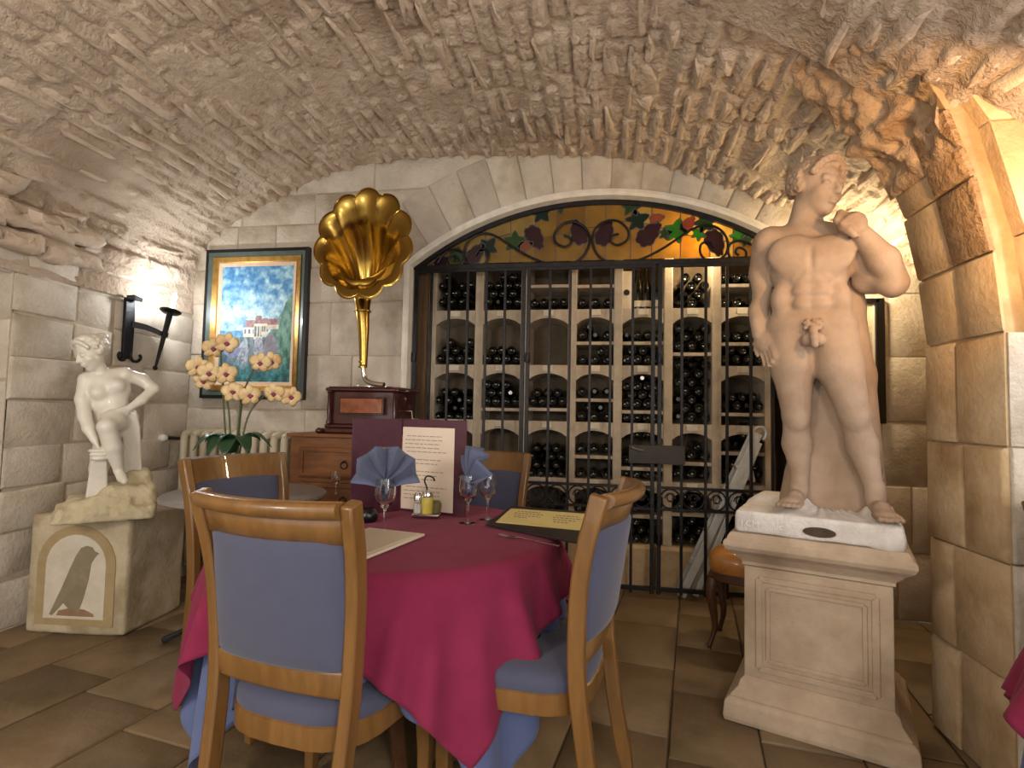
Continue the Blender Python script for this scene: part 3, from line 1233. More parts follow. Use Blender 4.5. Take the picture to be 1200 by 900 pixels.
def glassmat(name, c, rough=.25):
    m = bpy.data.materials.new(name)
    m.use_nodes = True
    N, L = m.node_tree.nodes, m.node_tree.links
    N.remove(N['Principled BSDF'])
    c = lin(c)
    no = N.new('ShaderNodeTexNoise')
    no.inputs['Scale'].default_value = 9
    tc = N.new('ShaderNodeTexCoord')
    L.new(tc.outputs['Object'], no.inputs['Vector'])
    rp = N.new('ShaderNodeValToRGB')
    rp.color_ramp.elements[0].color = (c[0] * .6, c[1] * .55, c[2] * .5, 1)
    rp.color_ramp.elements[1].color = (min(1, c[0] * 1.2), min(1, c[1] * 1.2), min(1, c[2] * 1.2), 1)
    L.new(no.outputs['Fac'], rp.inputs[0])
    tl, tr, gl, df = (N.new('ShaderNodeBsdfTranslucent'), N.new('ShaderNodeBsdfTransparent'), N.new('ShaderNodeBsdfGlossy'), N.new('ShaderNodeBsdfDiffuse'))
    gl.inputs['Roughness'].default_value = .15
    for n in (tl, tr, df):
        L.new(rp.outputs[0], n.inputs[0])
    m1, m2, m3 = N.new('ShaderNodeMixShader'), N.new('ShaderNodeMixShader'), N.new('ShaderNodeMixShader')
    m1.inputs[0].default_value = .35
    m2.inputs[0].default_value = .06
    m3.inputs[0].default_value = .25
    L.new(tl.outputs[0], m1.inputs[1])
    L.new(tr.outputs[0], m1.inputs[2])
    L.new(m1.outputs[0], m3.inputs[1])
    L.new(df.outputs[0], m3.inputs[2])
    L.new(m3.outputs[0], m2.inputs[1])
    L.new(gl.outputs[0], m2.inputs[2])
    L.new(m2.outputs[0], N['Material Output'].inputs[0])
    return m


AMB = [glassmat('amber_glass', 'cdab58'), glassmat('ochre_glass', 'bc974a'), glassmat('honey_glass', 'dac27a')]
GRN, TEAL, LIME, VIO = glassmat('green_glass', '4c7a44'), glassmat('teal_glass', '1f4a44'), glassmat('lime_glass', '52c23a'), glassmat('violet_glass', '5b3444')
PINK = glassmat('pink_glass', 'd0805a')
LEAD = mat('lead_came', '6d6a66', '57544f', .5, metal=.5, scale=20)
lun = thing('stained_glass_lunette', 'arched stained glass panel with vine leaves and grapes above the gate', 'stained glass', (XC, YG + .025, ZS))
YL = YG + .025
zb2 = onY(700, 305, YL).z


def top(x, r=AR - .03):
    d = r * r - (x - XC) ** 2
    return AZ + math.sqrt(d) if d > 0 else 0


cuts = [XC - HW + .08]
while cuts[-1] < XC + HW - .2:
    cuts.append(cuts[-1] + random.uniform(.13, .2))
cuts.append(XC + HW - .08)
for i in range(len(cuts) - 1):
    a, b = cuts[i], cuts[i + 1]
    mid = random.uniform(.35, .7)
    for j in range(2):
        lo = lambda x: zb2 if j == 0 else zb2 + mid * (max(top(x), zb2) - zb2)
        hi = lambda x: max(zb2 + .001, zb2 + mid * (top(x) - zb2) if j == 0 else top(x))
        xs_ = np.linspace(a, b, 4)
        poly = [(x, lo(x)) for x in xs_] + [(x, hi(x)) for x in xs_[::-1]]
        MB().prism(poly, (0, YL, 0), (1, 0, 0), (0, 0, 1), (0, -1, 0), 0, .003).build('pane', random.choice(AMB), lun)
        MB().tube([(x, YL - .003, hi(x)) for x in xs_], .0035, 5).build('came', LEAD, lun)
    if top(b) > zb2 + .03:
        MB().tube([(b, YL - .003, zb2), (b, YL - .003, top(b))], .0035, 5).build('came', LEAD, lun)


def leafpoly(c, s, a0):
    pts = []
    lob = [1.0, .55, .85, .45, .75, .3, .75, .45, .85, .55]
    for k, r in enumerate(lob):
        for dk, f in ((-.18, .82), (.0, 1.0), (.18, .82)) if k % 2 == 0 else ((0, 1.0),):
            a = a0 + 2 * math.pi * (k + dk * 2) / 10
            pts.append((c[0] + s * r * f * math.cos(a), c[1] + s * r * f * math.sin(a)))
    return pts


def grapepoly(c, s, a0):
    pts = []
    for k in range(24):
        a = 2 * math.pi * k / 24
        r = s * (.8 + .12 * abs(math.sin(4 * a)))
        x, y = r * math.cos(a) * 1.25, r * math.sin(a) * .75 * (1 - .35 * math.cos(a))
        pts.append((c[0] + x * math.cos(a0) - y * math.sin(a0), c[1] + x * math.sin(a0) + y * math.cos(a0)))
    return pts


for x, y, s, k, a in [(633, 250, 17, 'T', .5), (655, 240, 16, 'G', 1.2), (602, 284, 17, 'G', .2), (571, 291, 16, 'T', .9), (536, 300, 14, 'G', .2), (627, 279, 15, 'V', -1.0), (678, 272, 15, 'V', 1.9),
                      (740, 243, 16, 'G', 1.5), (745, 259, 17, 'T', .4), (709, 273, 15, 'V', 1.2), (761, 274, 16, 'V', .8), (792, 273, 18, 'L', 1.3), (825, 262, 16, 'G', .6), (818, 275, 11, 'L', 1.0), (778, 274, 10, 'G', .2),
                      (838, 285, 15, 'V', -1.2), (863, 278, 11, 'L', .4), (874, 283, 10, 'G', 1.8), (558, 297, 14, 'V', .9), (518, 307, 10, 'V', .4), (616, 288, 9, 'P', .3), (770, 256, 8, 'P', .2), (806, 263, 10, 'P', .9), (500, 306, 8, 'P', .3)]:
    c = onY(x, y, YL - .005)
    sc = s * c.y / F * 1.0
    pl = leafpoly((c.x, c.z), sc, a) if k not in 'VP' else grapepoly((c.x, c.z), sc, a)
    pl = [(u_, min(v_, top(u_))) for u_, v_ in pl]
    nmm = {'V': 'grape_cluster', 'P': 'petal'}.get(k, 'vine_leaf')
    g_ = MB().prism(pl, (0, YL - .0045, 0), (1, 0, 0), (0, 0, 1), (0, -1, 0), 0, .004).build(nmm, {'T': TEAL, 'G': GRN, 'L': LIME, 'V': VIO, 'P': PINK}[k], lun)
    MB().tube([(u_, YL - .009, v_) for u_, v_ in pl], .003, 5, closed=True).build('came', LEAD, g_)
# wrought iron scrolls in front of the glass
fr = thing('iron_scrollwork', 'curled wrought iron scrolls inside an arched frame over the gate', 'ironwork', (XC, YG, zt_))
fp = [arc(AR - .022, a) for a in arcA]
MB().tube([V3(p, YG) for p in fp], 1, sq=(.016, .014), up=(0, 1, 0)).build('arched_frame', IRON, fr)
MB().box((XC, YG, zt_ + .012), (2 * HW - .06, .03, .032)).build('transom', IRON, fr, bevel=.003)
half = []
sc_ = [(725, 274), (718, 276), (716, 283), (724, 287), (735, 281), (736, 270), (725, 259), (710, 259), (698, 268), (694, 282), (700, 298), (715, 308), (735, 309), (755, 302), (775, 292), (795, 279), (812, 268), (828, 264), (843, 268), (852, 280), (852, 295), (843, 304), (830, 306), (821, 297), (822, 286), (832, 283), (838, 290)]
sc2 = [(866, 299), (862, 295), (866, 290), (874, 294), (873, 303), (862, 306), (854, 298), (855, 287), (866, 282), (880, 286), (890, 298)]


def smooth_path(P, n=5):
    P = [Vector(p) for p in P]
    out = []
    for i in range(len(P) - 1):
        a, b, c, d = P[max(i - 1, 0)], P[i], P[i + 1], P[min(i + 2, len(P) - 1)]
        for k in range(n):
            t = k / n
            out.append(.5 * (2 * b + (c - a) * t + (2 * a - 5 * b + 4 * c - d) * t * t + (3 * b - a - 3 * c + d) * t ** 3))
    return out + [P[-1]]


mx_ = onY(692.5, 280, YG).x
for path_ in (sc_, sc2):
    W = [onY(x, y, YG - .008) for x, y in path_]
    for mir in (1, -1):
        Q = [Vector((mx_ + mir * (w.x - mx_), YG - .004, min(w.z, top(w.x if mir > 0 else 2 * mx_ - w.x, AR - .05)))) for w in W]
        Q = [q for q in Q if q.x > XC - HW + .05]
        if len(Q) > 3:
            MB().tube(smooth_path(Q), .0085, 7).build('scroll', IRON, fr, smooth=True)

# ---- step ladder leaning inside the cellar
ALU = mat('white_ladder', 'd5d6d2', 'bdbfbb', .45, metal=.3, scale=12)
YA = 3.86
lt_, lb_ = onY(886, 508, YA), onY(797, 694, YA)
lb_.z = .012
lad = thing('step_ladder', 'white folding step ladder leaning behind the gate bars', 'ladder', lb_)
dirv = (lt_ - lb_).normalized()
ys_ = (YA - .05, YA + .06)
perp = Vector((dirv.z, 0, -dirv.x))
for yy in ys_:
    MB().tube([(lb_.x, yy, lb_.z), (lt_.x, yy, lt_.z)], 1, sq=(.013, .026), up=perp).build('rail', ALU, lad, bevel=.003)
    q0, q1 = lb_ + perp * .085 + dirv * .03, lt_ + perp * .03 - dirv * .05
    MB().tube([(q0.x, yy, max(q0.z, .02)), (q1.x, yy, q1.z)], 1, sq=(.010, .018), up=perp).build('back_leg', ALU, lad, bevel=.003)
    a = lt_ - dirv * .16 + perp * .0
    b = lt_ - dirv * .30 + perp * .10
    MB().tube([(a.x, yy, a.z), (b.x, yy, b.z)], 1, sq=(.008, .012), up=perp).build('hinge_arm', ALU, lad)
for k in range(1, 5):
    c = lb_ + dirv * ((lt_ - lb_).length * k / 5)
    MB().box((c.x, YA + .005, c.z), (.075, .10, .022), Matrix.Rotation(-.25, 3, 'Y')).build('tread', ALU, lad, bevel=.003)
loop = [lt_ + perp * (.04 * math.sin(a) + .01) + dirv * (.05 * math.cos(a) * 1 - .0) for a in np.linspace(-2.6, 2.0, 12)]
MB().tube([(p.x, YA - .045, p.z) for p in loop], .010, 8).build('top_bow', ALU, lad, smooth=True)
# timber post between the jamb and the rack
p0, p1 = onY(489, 430, 3.9), onY(499, 430, 3.9)
tag(MB().box(((p0.x + p1.x) / 2, 3.92, 1.15), (p1.x - p0.x, .05, 2.3)).build('timber_post', mat('old_timber', '6b5238', '4d3924', .8, scale=6, stretch=(8, 8, .6)), bevel=.006), 'weathered brown timber post beside the left jamb inside the cellar', 'post')
# ================================================================== DINING TABLE AND CHAIRS
OAK = mat('honey_oak', '7a572d', '62431f', .36, scale=3.2, stretch=(6, 6, .9), wave=None, coat=.25, bump=.08, bscale=30)
FAB = mat('blue_upholstery', '434559', '404256', .9, scale=25, sheen=.15, bump=.15, bscale=400, bdist=.002)
BURG = mat('burgundy_cloth', '7c2744', '74233e', .9, scale=12, spec=.12, sheen=.05, bump=.12, bscale=500, bdist=.002)
BLUEC = mat('blue_cloth', '566289', '505c82', .85, scale=12, sheen=.1, bump=.12, bscale=500, bdist=.002)
WALN = mat('dark_wood', '5a3a22', '3e2715', .45, scale=4, stretch=(5, 5, .8))


def make_chair():
    t = thing('dining_chair', 'x', 'chair', (0, 0, 0))
    HT = .985
    kz = [0, .25, .47, .60, .75, .88, HT]
    ky = [-.29, -.235, -.205, -.203, -.212, -.235, -.272]
    kx = [.185, .192, .20, .206, .214, .222, .228]
    Y = lambda z: float(np.interp(z, kz, ky))
    X = lambda z: float(np.interp(z, kz, kx))
    zz = list(np.linspace(0, HT, 18))

    def sm(f, z):
        return (f(max(0, z - .05)) + 2 * f(z) + f(min(HT, z + .05))) / 4
    for sg in (-1, 1):
        pts = [(sg * sm(X, z), sm(Y, z), z) for z in zz]
        MB().tube(pts, [.8 if z < .1 else 1 for z in zz], sq=(.017, .024), up=(0, 1, 0)).build('stile', OAK, t, bevel=.006, world=False, smooth=True, sharp=50)
    bow = lambda x, z: -.05 * (1 - (x / .22) ** 2) * min(1, max(0, (z - .42) / .25))

    def board(name, z0, z1, th, m, roll=False, n=17, pad=0, zoff=None):
        rows = []
        for i in range(n):
            a = -1 + 2 * i / (n - 1)
            row = []
            x = a * (X((z0 + z1) / 2) - .014)
            if roll:
                sec = [(-th / 2, z0), (th / 2, z0), (th / 2, z1 - .02), (.012, z1), (-.006, z1 + .006)]
                for k in range(9):
                    an = math.pi * .35 + k * math.pi * 1.5 / 8
                    sec.append((-.018 + .021 * math.cos(an), z1 - .016 + .021 * math.sin(an)))
                sec.append((-th / 2, z1 - .045))
            else:
                m_ = 12
                sec = []
                for k in range(m_):
                    an = 2 * math.pi * k / m_ - math.pi * .75
                    ex = lambda w, e: math.copysign(abs(w) ** e, w)
                    sec.append((th / 2 * ex(math.cos(an), .5), (z0 + z1) / 2 + (z1 - z0) / 2 * ex(math.sin(an), .22)))
            for dy, z in sec:
                arch = (.018 * (1 - a * a)) if roll else 0
                dz = (zoff(a) if zoff else 0)
                zz_ = z + dz
                f = 1.0
                if pad:
                    f = (1 - abs(a) ** 6) ** .5 if abs(a) < 1 else .0
                    f = max(f, .25)
                row.append((x, sm(Y, min(zz_, HT)) + bow(x, zz_) + dy * f, zz_))
            row.append(row[0])
            rows.append(row)
        mb = MB().grid(rows)
        k = len(rows[0]) - 1
        mb.f.append(tuple(range(k)))
        mb.f.append(tuple((n - 1) * (k + 1) + j for j in reversed(range(k))))
        return mb.build(name, m, t, smooth=True, sharp=50, world=False)
    board('crest_rail', .885, HT - .002, .024, OAK, roll=True)
    board('back_pad', .575, .892, .05, FAB, pad=1)
    board('lower_rail', .512, .58, .024, OAK)
    # seat
    rows, rows2 = [], []
    n = 28
    outl = []
    for k in range(n):
        a = 2 * math.pi * k / n
        ex = lambda w, e: math.copysign(abs(w) ** e, w)
        x, y = ex(math.cos(a), .62), ex(math.sin(a), .62)
        w = .205 + .03 * (y + 1) / 2
        outl.append((x * w, y * .215 + (.03 * (1 - x * x) if y > 0 else 0)))
    for f, z in ((1.0, .425), (1.02, .44), (1.015, .462), (.97, .477), (.8, .487), (.5, .493), (.15, .495)):
        rows.append([(x * f, y * f, z) for x, y in outl] + [(outl[0][0] * f, outl[0][1] * f, z)])
    MB().grid(rows).build('seat', FAB, t, smooth=True, sharp=70, world=False)
    for f, z in ((.90, .375), (1.03, .375), (1.035, .38), (1.035, .43), (1.0, .434)):
        rows2.append([(x * f, y * f, z) for x, y in outl] + [(outl[0][0] * f, outl[0][1] * f, z)])
    MB().grid(rows2).build('seat_frame', OAK, t, smooth=True, sharp=40, world=False)
    for sg in (-1, 1):
        MB().tube([(sg * .205, .185, 0), (sg * .205, .185, .2), (sg * .200, .18, .39)], [.62, .85, 1.1], sq=(.024, .024), up=(0, 1, 0)).build('front_leg', OAK, t, bevel=.004, world=False)
    return t


def put_chair(ch, top_xy, head, label):
    """top_xy: point under the middle of the crest rail; head: facing direction"""
    h = Vector((head[0], head[1], 0)).normalized()
    p = Vector((top_xy[0], top_xy[1], 0)) + h * .30
    ch.location = (p.x, p.y, 0)
    ch.rotation_euler.z = math.atan2(-h.x, h.y)
    ch['label'] = label
    ch['group'] = 'upholstered dining chairs'


def cw_(x, z):
    """camera-relative right / forward to world x, y"""
    a = rad(YAW)
    return Vector((x * math.cos(a) - z * math.sin(a), x * math.sin(a) + z * math.cos(a), 0))


def cdir(x, z):
    return cw_(x, z)


c0 = make_chair()
chs = [c0] + [copy_tree(c0) for _ in range(4)]
put_chair(chs[0], cw_(-.59, 1.31), cdir(.16, .465), 'oak and blue chair tucked in beside the cream menu on the burgundy table')
put_chair(chs[1], cw_(.352, 1.66), cdir(-.42, .165), 'oak and blue chair standing between the burgundy table and the statue pedestal')
put_chair(chs[2], cw_(-1.24, 2.44), cdir(.40, -.22), 'oak and blue chair in front of the white radiator and orchid')
put_chair(chs[3], cw_(-.115, 3.0), cdir(-.3, -.95), 'oak and blue chair on the gate side of the table behind the standing menu')
put_chair(chs[4], (1.415, 1.81), (.06, -1), 'oak and blue chair tucked under the second burgundy table by the pier')

# ---- table
TC = cw_(-.43, 2.10)
TR, TZ = .60, .757


def make_table():
    t = thing('dining_table', 'x', 'table', (0, 0, 0))
    MB().lathe([(0, .712), (TR - .006, .712), (TR, .718), (TR, .736), (TR - .006, .742), (0, .742)], 48).build('tabletop', OAK, t, world=False, smooth=True, sharp=40)
    MB().lathe([(0, .08), (.06, .08), (.075, .12), (.05, .18), (.04, .24), (.055, .32), (.065, .40), (.045, .52), (.05, .60), (.09, .66), (.11, .712), (0, .712)], 20).build('column', WALN, t, world=False, smooth=True, sharp=50)
    for k in range(4):
        a = k * math.pi / 2 + .5
        d = Vector((math.cos(a), math.sin(a), 0))
        MB().tube([d * .04 + Vector((0, 0, .16)), d * .14 + Vector((0, 0, .15)), d * .25 + Vector((0, 0, .07)), d * .33 + Vector((0, 0, .026))], [1, 1, .8, .75], sq=(.028, .032), up=(0, 0, 1)).build('foot', WALN, t, world=False, bevel=.006)
    return t


def cloth(side, rot, base_z, N, col=None, steps=260, seed=0):
    rng = np.random.RandomState(seed)
    u = np.linspace(-side / 2, side / 2, N)
    X, Y = np.meshgrid(u, u, indexing='ij')
    c, s_ = math.cos(rot), math.sin(rot)
    P = np.stack([X * c - Y * s_, X * s_ + Y * c, np.full_like(X, base_z + .004)], -1)
    P += rng.randn(*P.shape) * 8e-4
    Q = P.copy()
    h = u[1] - u[0]
    pairs = []
    for (di, dj, st) in ((1, 0, 1), (0, 1, 1), (1, 1, .6), (1, -1, .6), (2, 0, .12), (0, 2, .12)):
        L_ = h * math.hypot(di, dj)
        par = 2 if max(abs(di), abs(dj)) == 1 else 4
        for r in range(par):
            a_i = np.arange(N)[:, None].repeat(N, 1)
            a_j = np.arange(N)[None, :].repeat(N, 0)
            key = a_i if di else a_j
            mk = (a_i + di < N) & (a_j + dj < N) & (a_j + dj >= 0) & (((key // (1 if par == 2 else 1)) % par) == r)
            ii, jj = a_i[mk], a_j[mk]
            pairs.append((ii * N + jj, (ii + di) * N + jj + dj, L_, st))
    P = P.reshape(-1, 3)
    Q = Q.reshape(-1, 3)
    R_, rd = TR + .010, .016
    for it in range(steps):
        v = np.clip((P - Q) * .86, -.012, .012)
        Q = P.copy()
        P = P + v
        P[:, 2] -= 9.8 * (.008 ** 2)
        for k in range(9):
            for a, b, L_, st in pairs:
                d = P[b] - P[a]
                ln = np.linalg.norm(d, axis=1)
                w = (st * .5 * (ln - L_) / np.maximum(ln, 1e-9))[:, None]
                if st < .2:
                    w = np.where((ln < L_)[:, None], w, 0)
                P[a] += d * w
                P[b] -= d * w
            r = np.hypot(P[:, 0], P[:, 1])
            zc_, hh = base_z - .02, .02
            dx = r - (R_ - rd)
            dz = np.abs(P[:, 2] - zc_) - (hh - rd)
            ox, oz = np.maximum(dx, 0), np.maximum(dz, 0)
            le = np.hypot(ox, oz)
            dist = le + np.minimum(np.maximum(dx, dz), 0) - rd
            hit = dist < 0
            ins = le < 1e-6
            nz = np.where(ins, 1.0, np.where(P[:, 2] > zc_, oz, -oz) / np.maximum(le, 1e-9))
            nr = np.where(ins, 0.0, ox / np.maximum(le, 1e-9))
            up = hit & (r < R_ - rd)
            P[up, 2] = base_z
            e = hit & ~up
            P[e, 2] -= dist[e] * nz[e]
            f = 1 - dist[e] * nr[e] / np.maximum(r[e], 1e-6)
            P[e, 0] *= f
            P[e, 1] *= f
            if col is not None:
                lo = P[:, 2] < base_z - .012
                ph = (np.arctan2(P[:, 1], P[:, 0]) / (2 * math.pi) % 1) * col.shape[0]
                zi = np.clip((P[:, 2] / .78 * col.shape[1]), 0, col.shape[1] - 1.001)
                z0 = zi.astype(int)
                p0 = ph.astype(int) % col.shape[0]
                p1 = (p0 + 1) % col.shape[0]
                fp_ = ph - np.floor(ph)
                rm = col[p0, z0] * (1 - fp_) + col[p1, z0] * fp_
                r = np.hypot(P[:, 0], P[:, 1])
                e = lo & (r < rm)
                f = rm[e] / np.maximum(r[e], 1e-6)
                P[e, 0] *= f
                P[e, 1] *= f
            P[:, 2] = np.maximum(P[:, 2], .01)
        on = (np.abs(P[:, 2] - base_z) < .003)
        Q[on, :2] = P[on, :2] - (P[on, :2] - Q[on, :2]) * .2
    return P.reshape(N, N, 3)


def cloth_obj(name, P, m, label, loc, rz=0):
    N = P.shape[0]
    mb = MB()
    mb.grid([[Vector(P[i, j]) for j in range(N)] for i in range(N)])
    o = mb.build(name, m, None, world=False, smooth=True, sharp=180)
    sd = o.modifiers.new('sub', 'SUBSURF')
    sd.levels = sd.render_levels = 1
    md = o.modifiers.new('s', 'SOLIDIFY')
    md.thickness = .0025
    md.offset = 1
    o.location = loc
    o.rotation_euler.z = rz
    return tag(o, label, 'tablecloth')


CA = rad(-60 + YAW)          # direction of the front corner in world angle
NB = 61
PB_ = cloth(1.72, CA + rad(10) + math.pi / 4, .746, NB, steps=330, seed=1)
nph, nz_ = 120, 26
colr = np.zeros((nph, nz_))
pf = PB_.reshape(-1, 3)
fine = []
for a in range(2):
    pass
mid_ = np.concatenate([pf, .5 * (PB_[1:] + PB_[:-1]).reshape(-1, 3), .5 * (PB_[:, 1:] + PB_[:, :-1]).reshape(-1, 3)])
ph = ((np.arctan2(mid_[:, 1], mid_[:, 0]) / (2 * math.pi) % 1) * nph).astype(int) % nph
zi = np.clip(mid_[:, 2] / .78 * nz_, 0, nz_ - 1).astype(int)
rr_ = np.hypot(mid_[:, 0], mid_[:, 1])
np.maximum.at(colr, (ph, zi), rr_)
for _ in range(2):
    colr = np.maximum(colr, np.maximum(np.roll(colr, 1, 0), np.roll(colr, -1, 0)) - .004)
colr = np.where(colr > 0, colr + .010, 0)
PO_ = cloth(1.52, CA + math.pi / 4, .753, NB, col=colr, steps=330, seed=2)
t0 = make_table()
t1 = copy_tree(t0)
for t, lb, lc, rz in ((t0, 'round oak pedestal table under the wine menus, glasses and burgundy cloth', TC, 0), (t1, 'second round table under burgundy cloth beside the right pier', Vector((1.47, 1.07, 0)), rad(-20))):
    t.location = lc
    t['label'] = lb
    t['group'] = 'round dining tables'
    nm = 'with the glasses and menus' if t is t0 else 'by the right pier'
    cloth_obj('under_cloth', PB_, BLUEC, 'long blue under cloth draped on the table ' + nm, lc, rz)
    cloth_obj('tablecloth', PO_, BURG, 'square burgundy cloth laid over the table ' + nm, lc, rz)

# ------------------------------------------------------------------ things on the table
GLASS = mat('clear_glass', 'ffffff', None, .0, trans=1.0, ior=1.45)
NAPK = mat('napkin_cloth', '565d78', '50576f', .85, scale=12, sheen=.1, bump=.1, bscale=400, bdist=.002)
CHROME = mat('chrome', 'd8d8d8', None, .12, metal=1)
BLK = mat('black_gloss', '0c0b0d', None, .3)


def tp(x, y, dz=0):
    return onZ(x, y, TZ + dz)


def wine_glass(p, label, s=1.0, group='wine glasses on the table'):
    o = [(0, .0), (.034, .0), (.035, .002), (.02, .005), (.006, .010), (.0042, .02), (.0040, .075), (.006, .085), (.018, .095), (.032, .112), (.038, .135), (.038, .155), (.034, .185), (.0325, .195)]
    i = [(.0315, .195), (.0328, .185), (.0366, .155), (.0366, .136), (.031, .115), (.017, .099), (0, .094)]
    t = thing('wine_glass', label, 'glass', p, group)
    MB().lathe([(r * s, z * s) for r, z in o + i], 28, p).build('bowl_and_stem', GLASS, t, smooth=True, sharp=60)
    return t


def fan(p, face, label, width=1.0, n=5, R=.15, spread=75):
    """pleated napkin fan standing in a glass; p = point at the glass bottom of the bowl"""
    face = Vector(face).normalized()
    r = Vector((0, 0, 1)).cross(face)
    mb = MB()
    rows = []
    for i in range(2 * n + 1):
        a = rad(-spread + 2 * spread * i / (2 * n))
        zig = (-1) ** i
        row = []
        for j in range(7):
            f = j / 6
            rad_ = .0 + R * f * (1 - .10 * (i % 2)) * (1 - .18 * (abs(a) / rad(spread)) ** 2)
            w = .13 + .87 * f ** 1.3 if f > .0 else .13
            base = p + Vector((0, 0, .012 + .055 * min(1, f * 2.5)))
            q = base + r * (math.sin(a) * (rad_ * width * (.25 if f < .35 else 1) + .006)) + Vector((0, 0, 1)) * (math.cos(a) * rad_)
            q = q + face * (zig * (.004 + .030 * f)) + face * (-.03 * f * f)
            if abs(a) > rad(spread * .75):
                q.z -= .02 * f
            row.append(q)
        rows.append(row)
    mb.grid(rows)
    o = mb.build('folded_napkin', NAPK, None, smooth=True, sharp=30, world=True)
    md = o.modifiers.new('s', 'SOLIDIFY')
    md.thickness = .003
    c = Vector((p.x, p.y, p.z))
    for v in o.data.vertices:
        v.co -= c
    o.location = c
    return tag(o, label, 'napkin', 'folded napkins in glasses')


fdir = (CAM - TC)
fdir.z = 0
g1, g2, g3 = tp(450, 624), tp(548, 613), tp(571, 609)
wine_glass(g1, 'wine glass holding the wide fan of blue napkin')
wine_glass(g2, 'wine glass holding the narrow napkin beside the standing menu', .97)
wine_glass(g3, 'empty wine glass next to the open yellow menu card', .97)
fan(g1 + Vector((0, 0, .10)), fdir, 'blue napkin folded as an open fan beside the salt and mustard', 1.0)
fan(g2 + Vector((0, 0, .095)), Vector((fdir.y, -fdir.x, 0)) + fdir * .22, 'blue napkin fan seen edge on beside the empty wine glass', .9)

# standing menu
COVER = mat('burgundy_leather', '4a1c2c', '3d1623', .45, scale=30, bump=.1, bscale=200, bdist=.002)
PAPER = mat('menu_paper', 'd6c6b4', 'cbbba8', .55, scale=9, coat=.15)
INK = mat('ink', '8f7f72', None, .8)
sp0, rt0, lf0 = tp(469, 598), tp(545, 606), tp(409, 605)
mn = thing('standing_menu', 'tall burgundy menu standing open on the table showing a printed page', 'menu', sp0)
Hm = .405


def panel(a, b, h, th, z0=.0):
    d = (b - a)
    d.z = 0
    n = Vector((d.y, -d.x, 0)).normalized()      # toward viewer for left->right
    return MB().hexa([a + n * th + Vector((0, 0, z0)), b + n * th + Vector((0, 0, z0)), b + Vector((0, 0, z0)), a + Vector((0, 0, z0)),
                      a + n * th + Vector((0, 0, z0 + h)), b + n * th + Vector((0, 0, z0 + h)), b + Vector((0, 0, z0 + h)), a + Vector((0, 0, z0 + h))]), d.normalized(), n


pl, d_, n_ = panel(lf0, sp0 - (sp0 - lf0).normalized() * .006, Hm, .006)
pl.build('cover_panel', COVER, mn, bevel=.002)
pl, d_, n_ = panel(sp0 + (rt0 - sp0).normalized() * .006, rt0, Hm, .006)
pl.build('cover_panel', COVER, mn, bevel=.002)
wr = (rt0 - sp0).length
pa, pb2 = sp0 + d_ * .008 + n_ * .0075, sp0 + d_ * (wr * .83) + n_ * .0075
pl, _, _ = panel(pa, pb2, Hm * .885, .0012, .012)
pg = pl.build('page', PAPER, mn)
rl = random.Random(3)
for k in range(17):
    if k in (5, 8, 12):
        continue
    z = .33 - k * .017
    a_ = .022 + (.01 if rl.random() < .4 else 0)
    b_ = wr * .83 - .03 - rl.uniform(0, .06)
    q = sp0 + n_ * .0092
    # printed line broken into words
    x = a_
    while x < b_:
        l_ = rl.uniform(.012, .03)
        pl, _, _ = panel(q + d_ * x, q + d_ * min(x + l_, b_), .0035, .0003, z)
        pl.build('text_line', INK, pg)
        x += l_ + .005

# cruet set
cb = tp(499, 607)
cr = thing('cruet_set', 'small chrome cruet stand with salt shaker and yellow mustard jar', 'condiment set', cb)
MB().box(cb + Vector((0, 0, .012)), (.115, .055, .014), Matrix.Rotation(rad(YAW), 3, 'Z')).build('tray', CHROME, cr, bevel=.006)
rx = cdir(1, 0)
s1, s2, s3 = cb + rx * -.035, cb + rx * .005, cb + rx * .038 + cdir(0, .02)
MB().lathe([(0, .02), (.016, .02), (.017, .03), (.014, .07), (.016, .075), (.016, .09), (.010, .102), (0, .105)], 16, s1).build('salt_shaker', GLASS, cr, smooth=True)
MB().lathe([(0, .021), (.0135, .022), (.012, .06), (0, .062)], 14, s1).build('salt', mat('salt', 'e8e6e0', None, .8), cr, smooth=True)
MB().lathe([(.0165, .072), (.0168, .09), (.010, .104), (0, .107)], 14, s1, cap=False).build('shaker_cap', CHROME, cr, smooth=True)
MB().lathe([(0, .02), (.021, .02), (.024, .05), (.024, .085), (.022, .09), (0, .09)], 18, s2).build('mustard_jar', mat('mustard', 'c9b858', 'b8a444', .35, scale=10), cr, smooth=True)
MB().lathe([(.024, .088), (.025, .094), (.02, .108), (.006, .115), (0, .116)], 18, s2).build('jar_lid', CHROME, cr, smooth=True)
MB().lathe([(0, .02), (.020, .02), (.024, .04), (.022, .06), (.01, .07), (0, .07)], 16, s3).build('pepper_pot', mat('olive_glass', '6a6444', '57522f', .2, scale=10), cr, smooth=True)
hp = [cb + Vector((0, 0, .02)), cb + Vector((0, 0, .11)), cb + rx * -.012 + Vector((0, 0, .15)), cb + rx * -.002 + Vector((0, 0, .17)), cb + rx * .022 + Vector((0, 0, .165)), cb + rx * .03 + Vector((0, 0, .15))]
MB().tube(smooth_path([p + cdir(0, .018) for p in hp]), .0035, 8).build('carrying_handle', IRON, cr, smooth=True)
# votive
vb = tp(431, 611)
vt = thing('candle_holder', 'small round black candle holder beside the standing menu', 'candle holder', vb)
MB().lathe([(0, 0), (.032, 0), (.038, .012), (.038, .03), (.030, .048), (.022, .052), (.022, .03), (0, .03)], 20, vb).build('holder', BLK, vt, smooth=True, sharp=50)
MB().lathe([(0, .03), (.02, .03), (.02, .04), (0, .041)], 14, vb).build('wax', mat('dark_wax', '2a2224', None, .5), vt, smooth=True)

